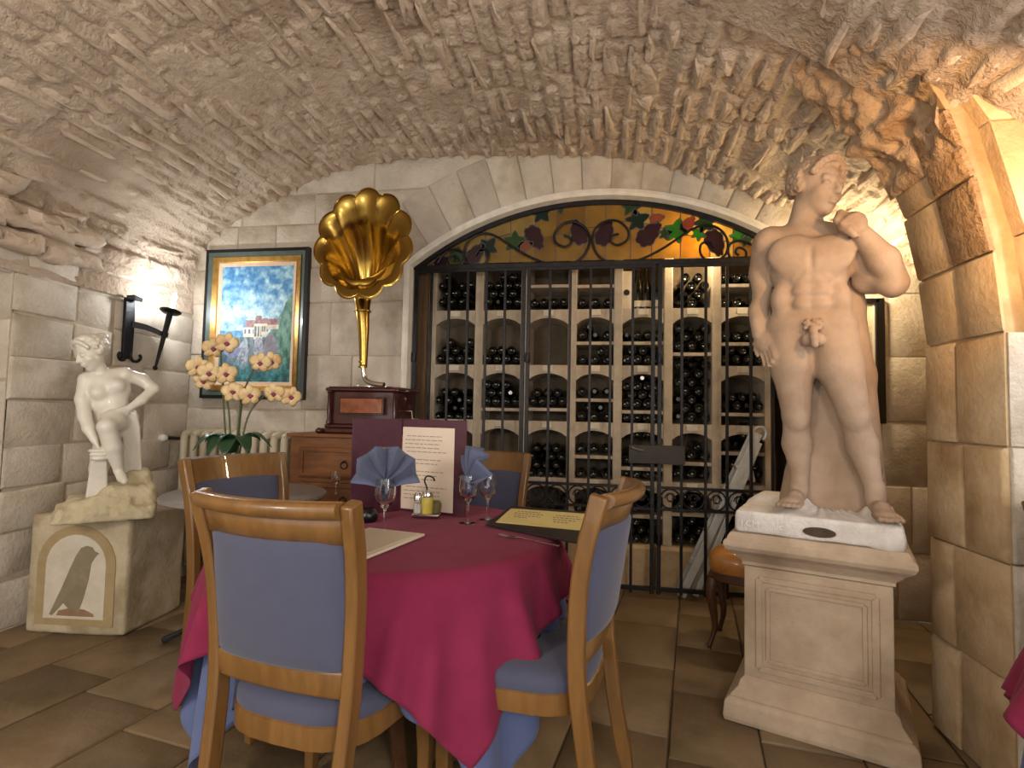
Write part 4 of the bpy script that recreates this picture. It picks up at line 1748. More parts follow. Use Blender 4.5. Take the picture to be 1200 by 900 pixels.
# cream menu at the near place
CREAM = mat('cream_board', 'cabfa8', 'bdb099', .5, scale=14, coat=.1)
A_, B_, C_ = tp(498, 629), tp(412, 664), tp(413, 625)
e1 = (B_ - A_)
e2 = Vector((-e1.y, e1.x, 0)).normalized()
if e2.dot(C_ - A_) < 0:
    e2 = -e2
L1 = e1.length * 1.02
e1.normalize()
cm = thing('menu_folder', 'closed cream menu folder lying flat at the near place', 'menu', A_)
Wd = .235
q = [A_, A_ + e1 * L1, A_ + e1 * L1 + e2 * Wd, A_ + e2 * Wd]
up_ = Vector((0, 0, 1))
MB().hexa([p + up_ * .002 for p in q] + [p + up_ * .011 for p in q]).build('cover_board', CREAM, cm, bevel=.003)
q2 = [A_ + e1 * .02 + e2 * .02, A_ + e1 * (L1 - .02) + e2 * .02, A_ + e1 * (L1 - .02) + e2 * (Wd - .02), A_ + e1 * .02 + e2 * (Wd - .02)]
MB().hexa([p + up_ * .0108 for p in q2] + [p + up_ * .0125 for p in q2]).build('printed_sheet', mat('menu_sheet', 'b9ad98', 'aea28b', .4, scale=60, stretch=(1, 6, 1)), cm)
# open menu at the right place
DK = mat('dark_menu_cover', '2c2629', '221c1f', .35, scale=20)
q = [tp(600, 595), tp(695, 603), tp(676, 639), tp(569, 617)]
om = thing('open_menu', 'open menu with a yellow printed card in a dark cover', 'menu', q[3])
MB().hexa([p + up_ * .003 for p in q[::-1]] + [p + up_ * .010 for p in q[::-1]]).build('cover', DK, om, bevel=.002)
YEL = mat('yellow_card', 'd6c687', 'cbb976', .6, scale=8)
q2 = [tp(599, 596, .01), tp(693, 603, .01), tp(685, 622, .01), tp(581, 612, .01)]
cardo = MB().hexa([p for p in q2[::-1]] + [p + up_ * .0015 for p in q2[::-1]]).build('card', YEL, om)


def bil(u, v):
    return (q2[0] * (1 - u) + q2[1] * u) * (1 - v) + (q2[3] * (1 - u) + q2[2] * u) * v


for v, u0, u1 in ((.22, .12, .40), (.36, .10, .46), (.50, .12, .44), (.62, .14, .30), (.30, .60, .88), (.44, .58, .92), (.58, .60, .86), (.72, .62, .8)):
    x = u0
    while x < u1:
        l_ = rl.uniform(.02, .05)
        a, b = bil(x, v), bil(min(u1, x + l_), v)
        MB().hexa([p + up_ * .0016 for p in (a, b, bil(min(u1, x + l_), v - .06), bil(x, v - .06))] + [p + up_ * .0019 for p in (a, b, bil(min(u1, x + l_), v - .06), bil(x, v - .06))]).build('text_line', INK, cardo)
        x += l_ + .012


def fork(a, b, label):
    d = (b - a)
    L_ = d.length
    d.normalize()
    s = Vector((-d.y, d.x, 0))
    t = thing('fork', label, 'fork', a, 'silver cutlery on the cloth')
    z = up_ * .004
    MB().tube([a + z, a + d * L_ * .3 + z * 1.5, a + d * L_ * .62 + z * 2.5, a + d * L_ * .7 + z * 2], [1.1, .8, .5, .8], sq=(.006, .0015), up=(0, 0, 1)).build('handle', CHROME, t, bevel=.0008)
    MB().tube([a + d * L_ * .69 + z * 2, a + d * L_ * .76 + z * 1.4, a + d * L_ * .82 + z], [.8, 1.0, 1.0], sq=(.012, .0013), up=(0, 0, 1)).build('head', CHROME, t)
    for k in (-1.5, -.5, .5, 1.5):
        MB().tube([a + d * L_ * .81 + s * k * .006 + z, a + d * L_ * .9 + s * k * .006 + z, b + s * k * .006 + z * 1.6], .0014, 5).build('tine', CHROME, t, smooth=True)


fork(tp(655, 641), tp(585, 628), 'silver fork lying under the edge of the open yellow menu')
a = tp(424, 663)
kf = thing('table_knife', 'silver knife half hidden under the cream menu folder', 'knife', a, 'silver cutlery on the cloth')
b = tp(398, 664)
MB().tube([a + up_ * .004, a + (b - a) * .5 + up_ * .004, b + up_ * .004], [.6, .9, .9], sq=(.008, .002), up=(0, 0, 1)).build('handle', CHROME, kf, bevel=.001)
MB().tube([b + up_ * .004, b + (b - a) * .9 + up_ * .003, b + (b - a) * 1.8 + up_ * .003], [1.0, 1.1, .3], sq=(.009, .0009), up=(0, 0, 1)).build('blade', CHROME, kf)

# ------------------------------------------------------------------ small table with the orchid
GREYM = mat('grey_marble', '8a8580', '75706b', .4, scale=7, coat=.2)
e0, e1_ = onZ(191, 577, .752), onZ(402, 574, .752)
sc0 = (e0 + e1_) / 2 + Vector((-.02, -.05, 0))
SR = .40
st = thing('side_table', 'small round grey table carrying the orchid behind the oak chair', 'table', (sc0.x, sc0.y, 0))
MB().lathe([(0, .722), (SR - .01, .722), (SR, .73), (SR, .745), (SR - .01, .752), (0, .752)], 44, (sc0.x, sc0.y, 0)).build('tabletop', GREYM, st, smooth=True, sharp=40)
MB().lathe([(0, .04), (.05, .04), (.03, .08), (.024, .3), (.03, .6), (.09, .722), (0, .722)], 18, (sc0.x, sc0.y, 0)).build('column', IRON, st, smooth=True, sharp=50)
for k in range(3):
    a = k * 2.094 + 3.55
    d = Vector((math.cos(a), math.sin(a), 0))
    c = Vector((sc0.x, sc0.y, 0))
    MB().tube([c + up_ * .10, c + d * .16 + up_ * .10, c + d * .28 + up_ * .05, c + d * .36 + up_ * .016], [1, .9, .8, .9], sq=(.024, .014), up=(0, 0, 1)).build('foot', IRON, st, bevel=.004)
gp = onZ(393, 579, .752)
wine_glass(Vector((gp.x, gp.y, .753)), 'wine glass standing on the small grey table by the dresser', .62)
# ================================================================== STATUES
MARB = mat('statue_limestone', 'a8917c', '967f69', .85, scale=9, bump=.35, bscale=160, bdist=.004, c3='8a7059', s3=4)
BASEW = mat('statue_base_stone', 'd9d3cd', 'c4bcb4', .9, scale=14, bump=.6, bscale=90, bdist=.008)
PEDM = mat('pedestal_stone', 'b8a48d', 'a48f78', .9, scale=8, bump=.4, bscale=110, bdist=.006, c3='937d64', s3=3)

# ---- big pedestal
fl, frr = Vector((.487, 2.348, 0)), Vector((1.071, 2.108, 0))
pu = (frr - fl).normalized()
pn = Vector((pu.y, -pu.x, 0))                  # toward the viewer
PW = (frr - fl).length / 2
PC = (fl + frr) / 2 - pn * PW
ped = thing('stone_pedestal', 'moulded beige stone pedestal carrying the male statue', 'pedestal', (PC.x, PC.y, 0))
RP = Matrix((pu, -pn, Vector((0, 0, 1)))).transposed()


def sqloft(prof):
    rows = []
    for hw, z in prof:
        rows.append([PC + RP @ Vector((sx * hw, sy * hw, z)) for sx, sy in ((-1, -1), (1, -1), (1, 1), (-1, 1), (-1, -1))])
    mb = MB().grid(rows)
    n = len(rows)
    mb.f.append((0, 1, 2, 3))
    mb.f.append(tuple((n - 1) * 5 + k for k in (3, 2, 1, 0)))
    return mb


PT = .737
sh = PW - .066
sqloft([(PW, 0), (PW + .004, .02), (PW, .075), (PW - .012, .088), (PW - .02, .092)]).build('plinth', PEDM, ped, bevel=.006)
sqloft([(PW - .018, .092), (PW - .022, .10), (PW - .045, .125), (PW - .052, .15), (sh + .006, .158), (sh, .166)]).build('base_moulding', PEDM, ped, bevel=.003)
sqloft([(sh, .164), (sh, .60)]).build('shaft', PEDM, ped, bevel=.004)
sqloft([(sh, .60), (sh + .008, .606), (sh + .008, .618), (sh + .016, .628), (sh + .036, .65), (sh + .05, .66)]).build('necking', PEDM, ped, bevel=.002)
sqloft([(sh + .05, .66), (PW - .006, .668), (PW + .004, .685), (PW + .002, .703), (PW - .01, .712), (PW - .012, .722), (PW - .022, PT), ]).build('cap', PEDM, ped, bevel=.003)
fo = PC + pn * sh
for nm, hw, z0, z1, w in (('panel_frame', sh - .055, .205, .555, .012), ('panel_frame', sh - .088, .24, .52, .008)):
    for a, b in (((-hw, z0), (hw, z0)), ((hw, z0), (hw, z1)), ((hw, z1), (-hw, z1)), ((-hw, z1), (-hw, z0))):
        A, B = fo + pu * a[0] + Vector((0, 0, a[1])), fo + pu * b[0] + Vector((0, 0, b[1]))
        MB().tube([A, B], 1, sq=(w, .008), up=pn).build(nm, PEDM, ped, bevel=.003)

# ---- male statue
FS = Frame(955, 400, 2.27, pn)
sv = FS.sv
J = lambda x, y, d=0.0: np.array(FS.pt(x, y, d))
NM = np.array(FS.M)
st_loc = Vector((FS.B.x, FS.B.y, PT))
statue = thing('stone_statue', 'large stone statue of a nude man raising one hand to his chin', 'statue', st_loc)


def head(sc, C, fwd, up, H, k=.008, curls=60, seed=1, bun=False):
    f = np.array(fwd, float)
    f /= np.linalg.norm(f)
    u = np.array(up, float)
    u -= f * (u @ f)
    u /= np.linalg.norm(u)
    s = np.cross(f, u)
    M = np.stack([s, f, u], 1)
    C = np.array(C, float)
    P = lambda a, b, c: C + (s * a + f * b + u * c) * H
    sc.ell(P(0, -.05, .10), (.335 * H, .40 * H, .36 * H), M, k)
    sc.ell(P(0, .10, -.14), (.27 * H, .30 * H, .35 * H), M, k * 2)
    sc.ell(P(0, .24, -.40), (.12 * H, .11 * H, .08 * H), M, k * 2)
    sc.cap(P(-.17, .31, .08), P(.17, .31, .08), .055 * H, .055 * H, k * 1.5)
    for e in (-1, 1):
        sc.ell(P(e * .145, .40, .0), (.085 * H, .07 * H, .055 * H), M, k, True)
        sc.ell(P(e * .145, .325, -.005), (.075 * H, .06 * H, .045 * H), M, k * .3)
        sc.ell(P(e * .17, .22, -.14), (.10 * H, .12 * H, .10 * H), M, k * 2)
        sc.ell(P(e * .33, -.02, -.03), (.04 * H, .08 * H, .11 * H), M, k)
    sc.cap(P(0, .36, .06), P(0, .455, -.12), .032 * H, .055 * H, k)
    sc.ell(P(0, .40, -.14), (.075 * H, .06 * H, .04 * H), M, k)
    sc.ell(P(0, .385, -.235), (.105 * H, .05 * H, .028 * H), M, k * .5)
    sc.ell(P(0, .375, -.29), (.085 * H, .05 * H, .028 * H), M, k * .5)
    sc.ell(P(0, .43, -.263), (.10 * H, .03 * H, .008 * H), M, k * .3, True)
    rg = np.random.RandomState(seed)
    nf = curls * 2
    for i in range(nf):
        c = 1 - 2 * (i + .5) / nf
        q_ = math.sqrt(1 - c * c)
        an = i * 2.39996 + rg.uniform(-.12, .12)
        a, b = q_ * math.cos(an), q_ * math.sin(an)
        if (b > .25 and c < .62 - .2 * (b < .45)) or c < -.45:
            continue
        nrm = s * a + f * b + u * c
        q = P(a * .345, -.05 + b * .40, .10 + c * .37)
        sc.ell(q, (.078 * H,) * 3, M, k * .1)
        sc.ell(q + nrm * H * .085, (.042 * H,) * 3, M, k * .1, True)
    # row of curls round the face
    for t in np.linspace(-1.25, 1.25, 11):
        q = P(math.sin(t) * .33, .16 + .14 * math.cos(t), .06 + .37 * math.cos(t))
        sc.ell(q, (.07 * H, .07 * H, .065 * H), M, k * .3)
        sc.ell(q + f * .075 * H, (.045 * H,) * 3, M, k * .2, True)
    if bun:
        sc.ell(P(0, -.40, .28), (.2 * H, .2 * H, .18 * H), M, k)
        sc.ell(P(0, .05, .44), (.25 * H, .22 * H, .12 * H), M, k)
    return P


def hand(sc, w, tip, across, L, curl=0.0, r=.009, k=.006, thumb=1, palm_n=None):
    """open relaxed hand from wrist w toward tip; across = direction across the knuckles"""
    w = np.array(w, float)
    d = np.array(tip, float) - w
    d /= np.linalg.norm(d)
    a = np.array(across, float)
    a -= d * (a @ d)
    a /= np.linalg.norm(a)
    n = np.cross(d, a) if palm_n is None else np.array(palm_n, float)
    pm_ = w + d * L * .28
    sc.ell(pm_, (L * .24, L * .30, L * .12), np.stack([a, d, n], 1), k * 2)
    for i, (o, ln) in enumerate(((-.17, .42), (-.055, .50), (.06, .47), (.165, .37))):
        b0 = w + d * L * .48 + a * L * o
        b1 = b0 + (d * math.cos(curl * .6) + n * math.sin(curl * .6)) * L * ln * .5
        b2 = b1 + (d * math.cos(curl * 1.3) + n * math.sin(curl * 1.3)) * L * ln * .5
        sc.chain([b0, b1, b2], [r, r * .92, r * .8], k * .4)
    t0 = w + d * L * .14 - a * L * .16 * thumb
    t1 = t0 + (d * .75 - a * .45 * thumb) * L * .25
    t2 = t1 + (d * .95 + n * .2) * L * .2
    sc.chain([t0, t1, t2], [r * 1.15, r * 1.05, r * .85], k)


lo = np.minimum.reduce([J(870, 640, -.30), J(870, 170, .30), J(1075, 640, .30), J(1075, 170, -.30)]) - .02
hi = np.maximum.reduce([J(870, 640, -.30), J(870, 170, .30), J(1075, 640, .30), J(1075, 170, -.30)]) + .02
sc = Sculpt(lo, hi, .0052)
E_ = lambda x, y, d, rx, ry, rn, k=.02, sub=False: sc.ell(J(x, y, d), (rx * sv, rn * sv, ry * sv), NM, k, sub)
Cp = lambda a, b, ra, rb, k=.02, sub=False: sc.cap(J(*a), J(*b), ra * sv, rb * sv, k, sub)
# torso
E_(950, 381, 0, 45, 27, 30, .03)
E_(950, 352, .0, 38, 36, 27, .03)
E_(949, 315, .0, 43, 38, 32, .03)
Cp((905, 284, -.02), (992, 285, -.02), 19, 19, .03)
E_(948, 278, -.03, 34, 18, 22, .03)
for x in (926, 974):
    E_(x, 297, .078, 24, 21, 9.5, .035)
E_(950, 302, .128, 3.0, 18, 5, .014, True)
for y, w in ((327, 11), (341, 11), (356, 10)):
    for x in (941, 960):
        E_(x, y, .088, w, 7, 5.5, .014)
Cp((950.5, 322, .118), (950, 374, .112), 2.2, 2.0, .01, True)
for sx in (-1, 1):
    E_(950 + sx * 34, 352, .045, 12, 20, 14, .025)          # obliques
    Cp((950 + sx * 43, 372, .075), (950 + sx * 15, 392, .112), 2.5, 2.0, .015, True)   # groin crease
    Cp((950 + sx * 10, 320, .118), (950 + sx * 30, 338, .10), 2.2, 2.2, .012, True)  # rib arch
E_(950, 352, .118, 2.4, 2.4, 4, .006, True)
# neck and head (turned to the viewer's right)
Cp((940, 276, -.03), (948, 240, -.02), 19, 17, .02)
Cp((962, 276, .02), (938, 243, .0), 6, 6, .012)
hf = FS.r * math.sin(rad(52)) + FS.n * math.cos(rad(52)) - Vector((0, 0, .16))
head(sc, J(956, 221, -.01), hf, (0.06, 0, 1), 71 * sv, curls=80)
# hanging arm (viewer's left)
E_(899, 289, -.01, 17, 20, 20, .025)
sc.chain([J(897, 292, -.01), J(892, 320, -.025), J(895, 350, -.03)], [16 * sv, 14 * sv, 11.5 * sv], .008)
sc.chain([J(895, 350, -.03), J(889, 365, -.015), J(889, 392, .03)], [12 * sv, 12 * sv, 7.5 * sv], .008)
hand(sc, J(889, 391, .03), J(905, 424, .06), np.array(FS.r) * .85 + np.array(FS.n) * .5, 46 * sv, curl=.3, r=2.5 * sv, thumb=1, k=.004)
# raised arm (viewer's right)
E_(1001, 292, -.01, 17, 19, 20, .025)
sc.chain([J(1001, 294, -.01), J(1024, 318, -.01), J(1046, 334, .02)], [17 * sv, 17 * sv, 14 * sv], .02)
E_(1022, 330, -.03, 20, 14, 14, .02)
sc.chain([J(1048, 330, .02), J(1035, 305, .06), J(1012, 276, .09)], [14 * sv, 15.5 * sv, 10 * sv], .015)
# fist under the chin
fc = J(998, 262, .10)
sc.ell(fc, (15 * sv, 12 * sv, 13 * sv), NM, .015)
for i in range(4):
    b = J(985 + i * 4.5, 250 + i * 3.2, .115)
    m1 = J(981 + i * 4.5, 258 + i * 3.4, .135)
    m2 = J(988 + i * 4.2, 268 + i * 2.4, .13)
    sc.chain([b, m1, m2], [4.4 * sv, 4.2 * sv, 3.8 * sv], .003)
sc.chain([J(1004, 252, .13), J(995, 256, .142), J(987, 262, .145)], [4.2 * sv, 4 * sv, 3.5 * sv], .004)
# legs
sc.chain([J(926, 388, .0), J(929, 430, .02), J(933, 484, .02)], [27 * sv, 23 * sv, 15.5 * sv], .025)
E_(935, 491, .045, 11, 13, 8, .015)
sc.chain([J(933, 490, .01), J(934, 520, -.02), J(938, 566, -.02)], [14 * sv, 15.5 * sv, 8.5 * sv], .02)
sc.chain([J(974, 388, .0), J(984, 430, .035), J(1001, 484, .06)], [27 * sv, 23 * sv, 15.5 * sv], .025)
E_(1003, 490, .085, 11, 13, 8, .015)
sc.chain([J(1001, 488, .05), J(1010, 522, .03), J(1025, 574, .03)], [14 * sv, 15 * sv, 8.5 * sv], .02)
E_(922, 395, -.06, 24, 24, 22, .03)
E_(978, 395, -.06, 24, 24, 22, .03)
# genitals
for x in (947, 959):
    E_(x, 398, .112, 7, 7.5, 7, .006)
sc.chain([J(953, 386, .125), J(954, 395, .155), J(955, 404, .15)], [4.6 * sv, 4.2 * sv, 3.8 * sv], .006)
rg = np.random.RandomState(4)
for i in range(22):
    E_(953 + rg.uniform(-10, 10), 380 + rg.uniform(-5, 5), .113, 2.6, 2.6, 4, .003)


def foot(ank, toe, wdt, thk, k=.012, ntoe=5):
    a, t = np.array(ank, float), np.array(toe, float)
    d = t - a
    h = d.copy()
    h[2] = 0
    L_ = np.linalg.norm(h)
    h /= L_
    s = np.array([-h[1], h[0], 0])
    heel = a - h * .035 + np.array([0, 0, -.035])
    mid = a + d * .5 + np.array([0, 0, -.004])
    ball = a + d * .76
    sc.chain([a + np.array([0, 0, .03]), a + np.array([0, 0, -.005])], [thk * 1.15, thk * 1.25], k)
    sc.chain([heel, mid, ball], [thk * 1.0, thk * 1.0, thk * .75], k)
    M = np.stack([s, h, np.array([0, 0, 1.])], 1)
    sc.ell(ball, (wdt, .05, thk * .75), M, k)
    for i in range(ntoe):
        f = (i - 2) / 2
        b0 = ball + s * f * wdt * .82 + h * .02
        b1 = b0 + h * (.055 - .010 * abs(f + .3)) + np.array([0, 0, -.006])
        sc.cap(b0, b1, .0105, .0095, .002)


foot(J(936, 572, -.01), J(926, 594, .14), .043, .030)
foot(J(1026, 582, .03), J(1041, 612, .16), .043, .030)
sc.mesh('figure', st_loc, MARB, statue)

# rough stone support behind the legs
s2 = Sculpt(lo, hi, .011)
keep = sc
sc = s2


def slab_cap(a, b, ra, rb):
    s2.cap(J(*a), J(*b), ra * sv, rb * sv, .03)


for a, b, ra, rb in (((952, 610, -.13), (955, 470, -.13), 30, 26), ((985, 610, -.13), (985, 470, -.12), 30, 28), ((1012, 600, -.11), (1000, 440, -.11), 24, 22), ((955, 470, -.13), (960, 400, -.12), 26, 24),
                     ((1000, 440, -.11), (990, 360, -.10), 22, 20), ((990, 360, -.10), (992, 320, -.10), 20, 16), ((940, 600, -.14), (945, 560, -.14), 28, 24)):
    slab_cap(a, b, ra, rb)
for i in range(16):
    f = i / 15
    x = 1008 + 28 * max(0, (f - .15)) - 8 * (1 - f)
    y = 350 + 235 * f
    s2.ell(J(x, y, -.085), (5 * sv, 7 * sv, 9 * sv), NM, .004, True)
s2.mesh('support', st_loc, MARB, statue)
# carved base slab
bl_, br_ = FS.pt(866, 612, 0), FS.pt(1063, 633, 0)
hwb = PW - .035
s3 = Sculpt(np.array(PC) + (-.45, -.45, PT - .02), np.array(PC) + (.45, .45, PT + .2), .008)
ZB = Matrix((pu, -pn, Vector((0, 0, 1)))).transposed()
MBm = np.array(ZB)
bc = PC + Vector((0, 0, PT + .043))
s3.rbox(bc, (hwb, hwb, .043), .012, MBm, .01, nz=.004, nsc=14)
s3.rbox(bc + ZB @ Vector((-.08, .13, .025)), (hwb * .6, hwb * .4, .045), .03, MBm, .05, nz=.012, nsc=9)
for i in range(19):
    a = rad(-84 + 168 * i / 18)
    d = ZB @ Vector((math.sin(a), -math.cos(a), 0))
    o = ZB @ Vector((.02, .06, 0))
    L_ = .33 - .09 * abs(math.sin(a))
    s3.chain([bc + o + d * .07 + Vector((0, 0, .052)), bc + o + d * (L_ * .6) + Vector((0, 0, .047)), bc + o + d * L_ + Vector((0, 0, .034))], [.007, .010, .012], .003)
for a_, t_ in ((J(936, 572, -.01), J(926, 594, .14)), (J(1026, 582, .03), J(1041, 612, .16))):
    s3.cap(a_ + (0, 0, -.078), t_ + (0, 0, -.066), .05, .048, .03)
s3.mesh('base_slab', st_loc, BASEW, statue)
fo = PC + pn * (hwb + .006)
qp = fo + pu * .02 + Vector((0, 0, PT + .035))
MB().prism([(.055 * math.cos(a), .018 * math.sin(a)) for a in np.linspace(0, 2 * math.pi, 24, endpoint=False)], qp, pu, (0, 0, 1), pn, -.01, .004).build('plaque', mat('bronze_plaque', '4a3a2a', '3a2c1f', .5, metal=.5, scale=20), statue)


def text_on(txt, size, o, u, v, n, m, parent, name='lettering'):
    cu = bpy.data.curves.new(name, 'FONT')
    cu.body = txt
    cu.size = size
    cu.extrude = .0008
    cu.resolution_u = 3
    tmp = bpy.data.objects.new(name, cu)
    COL.objects.link(tmp)
    dg = bpy.context.evaluated_depsgraph_get()
    me = bpy.data.meshes.new_from_object(tmp.evaluated_get(dg))
    bpy.data.objects.remove(tmp, do_unlink=True)
    M_ = Matrix((Vector(u), Vector(v), Vector(n))).transposed().to_4x4()
    M_.translation = Vector(o)
    root = parent
    off = Vector()
    while root is not None:
        off += root.location
        root = root.parent
    me.transform(Matrix.Translation(-off) @ M_)
    return link(name, me, m, parent)


text_on('I.CM ouluc', .034, fo + pu * -.255 + Vector((0, 0, PT + .028)), pu, (0, 0, 1), pn, mat('chalk_inscription', 'e8e4df', None, .9), statue, 'inscription')

# ---- left block with the painted bird and the bather statue
c4 = [Vector((-2.946, 2.465, 0)), Vector((-2.379, 2.522, 0)), Vector((-2.52, 2.98, 0)), Vector((-3.06, 2.90, 0))]
HB = .615
blk = thing('carved_stone_block', 'square stone block painted with an arched niche and a bird', 'pedestal', c4[0] * .5 + c4[2] * .5)
BLKM = mat('block_stone', 'c2b49b', 'a8997d', .92, scale=6, bump=.6, bscale=40, bdist=.012, c3='8f7f60', s3=3)
s4 = Sculpt((-3.1, 2.4, -.01), (-2.3, 3.05, .68), .011)
bcen = (c4[0] + c4[1] + c4[2] + c4[3]) / 4
bu = (c4[1] - c4[0]).normalized()
bv = Vector((-bu.y, bu.x, 0))
BM = np.array(Matrix((bu, bv, Vector((0, 0, 1)))).transposed())
s4.rbox(bcen + Vector((0, 0, HB / 2)), (.275, .225, HB / 2), .02, BM, .01, nz=.006, nsc=7)
s4.mesh('block', blk.location, BLKM, blk)
fo = bcen - bv * .2275
fn = -bv
OCH = mat('ochre_paint', 'a8946f', '98845f', .9, scale=10, bump=.3)
PALE = mat('pale_ground', 'cfc6b6', 'c0b6a4', .9, scale=10, bump=.3)
BIRD = mat('bird_grey_brown', '8c8069', '7d725b', .9, scale=14, bump=.3)


def archpoly(w, z0, zs, n=14):
    return [(-w, z0), (w, z0)] + [(w * math.cos(a), zs + w * math.sin(a) * .95) for a in np.linspace(0, math.pi, n)]


MB().prism(archpoly(.215, .05, .36), fo, bu, (0, 0, 1), fn, -.01, .003).build('painted_arch', OCH, blk)
MB().prism(archpoly(.165, .085, .36), fo, bu, (0, 0, 1), fn, .0, .0055).build('painted_ground', PALE, blk)
bird = [(-.13, .105), (-.115, .10), (-.055, .165), (-.03, .14), (.0, .135), (.03, .115), (.035, .14), (.055, .20), (.075, .29), (.085, .37), (.105, .405), (.125, .425), (.10, .435), (.085, .455), (.055, .462), (.025, .45), (.0, .41), (-.03, .34), (-.07, .24), (-.105, .16)]
MB().prism(bird, fo, bu, (0, 0, 1), fn, .004, .008).build('bird', BIRD, blk)
MB().prism([(-.09, .10), (-.08, .125), (-.02, .14), (.06, .135), (.11, .115), (.115, .10)][::-1], fo, bu, (0, 0, 1), fn, .004, .0075).build('perch', mat('terracotta_paint', '93745a', '84664c', .9, scale=12), blk)

MARW = mat('polished_marble', 'dad5c9', 'cdc6b8', .3, scale=6, coat=.2, subs=.15)
FB = Frame(125, 520, 2.86)
K = lambda x, y, d=0.0: np.array(FB.pt(x, y, d))
w = FB.sv
b_loc = Vector((FB.B.x, FB.B.y, HB))
bath = thing('marble_statue', 'small white marble statue of a bather leaning over a rock', 'statue', b_loc)
l2 = np.minimum.reduce([K(60, 625, -.2), K(60, 380, .25), K(195, 625, .25), K(195, 380, -.2)]) - .02
h2 = np.maximum.reduce([K(60, 625, -.2), K(60, 380, .25), K(195, 625, .25), K(195, 380, -.2)]) + .02
sc = Sculpt(l2, h2, .0056)
NB_ = np.array(FB.M)
E2 = lambda x, y, d, rx, ry, rn, k=.012, sub=False: sc.ell(K(x, y, d), (rx * w, rn * w, ry * w), NB_, k, sub)
ch = lambda pts, rs, k=.012: sc.chain([K(*p) for p in pts], [r * w for r in rs], k)
E2(126, 456, 0, 23, 20, 15, .02)
E2(128, 474, 0, 19, 17, 14, .02)
E2(137, 490, -.01, 22, 16, 17, .02)
ch([(102, 444, 0), (146, 438, 0)], [8, 8], .02)
E2(115, 460, .045, 8.5, 8, 8, .018)
E2(137, 452, .048, 8.5, 8, 8, .018)
ch([(121, 441, 0), (112, 424, .02)], [8, 7])
hf2 = -FB.r * .80 + FB.n * .45 - Vector((0, 0, .45))
head(sc, K(108, 413, .02), hf2, np.array(FB.u) - np.array(FB.r) * .3, 40 * w, k=.005, curls=55, seed=3, bun=True)
# arms
ch([(101, 446, 0), (97, 468, .02), (99, 488, .05)], [8, 7.5, 6.5])
ch([(99, 488, .05), (104, 502, .08), (111, 516, .10)], [6.5, 6, 4.2])
hand(sc, K(111, 516, .10), K(119, 531, .12), np.array(FB.n), 19 * w, curl=.5, r=1.7 * w, k=.004)
ch([(148, 440, -.01), (166, 445, -.02), (180, 456, .0)], [8, 7.5, 6])
ch([(180, 456, .0), (166, 469, .04), (152, 478, .07)], [6, 5.6, 4])
hand(sc, K(152, 478, .07), K(138, 484, .10), np.array(FB.u), 19 * w, curl=.4, r=1.7 * w, k=.004)
# legs
ch([(139, 494, .0), (132, 494, .08), (125, 500, .15)], [14, 12.5, 9.5], .015)
ch([(125, 500, .15), (132, 524, .13), (139, 550, .10)], [9, 9.5, 5.2], .01)
ch([(139, 552, .10), (143, 560, .13), (146, 564, .17)], [5, 5, 3.5], .008)
ch([(130, 500, .0), (120, 535, .04), (116, 548, .04)], [14, 11, 9.5], .015)
ch([(116, 548, .04), (113, 570, .03), (109, 585, .03)], [9, 8, 5], .01)
ch([(109, 586, .03), (104, 594, .08)], [5, 4], .008)
# drapery gathered in the hand and falling over the hip
for i in range(7):
    t = (i - 3) / 3
    ch([(117 + 3 * t, 529, .11), (116 + 7 * t, 540, .10), (115 + 9 * t, 560, .07), (112 + 10 * t, 590, .05)], [2.2, 2.0, 2.1, 2.4], .0015)
for i in range(3):
    E2(117, 528 + i * 4.5, .12, 11 - i, 3, 8, .004)
for i in range(6):
    x = 146 + i * 3.2
    ch([(x - 4, 484, .05), (x, 500, .03), (x + 1, 525, .0), (x - 3 + i, 552, -.01)], [2.4, 2.1, 2.1, 2.4], .0015)
sc.mesh('figure', b_loc, MARW, bath)
s5 = Sculpt(l2, h2, .009)
sc = s5
ROCK = mat('marble_rock', 'c9bd9f', 'b0a382', .85, scale=12, bump=.6, bscale=60, bdist=.01)
for x, y, d, rx, ry, rn in ((126, 599, 0, 45, 9, 36), (118, 592, 0, 30, 12, 32), (150, 586, -.02, 27, 20, 30), (161, 568, -.04, 13, 19, 20), (95, 602, .02, 24, 7, 26)):
    s5.rbox(K(x, y, d), (rx * w, rn * w, ry * w), min(rx, ry, rn) * w * .55, NB_, .02, nz=.022, nsc=16)
s5.rbox(FB.B + Vector((0, 0, HB - .25 - FB.B.z)), (.5, .5, .25), .0, NB_, .002, True)
s5.mesh('rock_base', b_loc, ROCK, bath)
# ================================================================== DRESSER, GRAMOPHONE, WALL THINGS
CHEST = mat('carved_oak', '8a5a34', '6d4325', .5, scale=4, stretch=(1.2, 6, 6), bump=.1, bscale=40)
MAHO = mat('mahogany', '4a1a16', '351110', .28, scale=4, stretch=(1, 5, 5), coat=.4)
BURL = mat('burl_inlay', 'a05a30', '7a3e1e', .35, scale=22, coat=.3)
BRASS = mat('brass', 'a98a45', '937536', .22, metal=1, scale=3)
up_ = Vector((0, 0, 1))
YF = 3.20
x0, x1 = onY(338, 560, YF).x, onY(474, 560, YF).x
zt = onY(400, 509, YF).z
dr = thing('chest_of_drawers', 'carved oak chest of drawers under the gramophone', 'dresser', ((x0 + x1) / 2, 3.42, 0))
MB().box(((x0 + x1) / 2, 3.42, zt / 2 + .03), (x1 - x0, .42, zt - .10)).build('body', CHEST, dr, bevel=.005)
MB().box(((x0 + x1) / 2, 3.415, zt - .011), (x1 - x0 + .04, .46, .022)).build('top', CHEST, dr, bevel=.005)
MB().box(((x0 + x1) / 2, 3.415, .04), (x1 - x0 + .02, .44, .08)).build('plinth', CHEST, dr, bevel=.006)
nd = 4
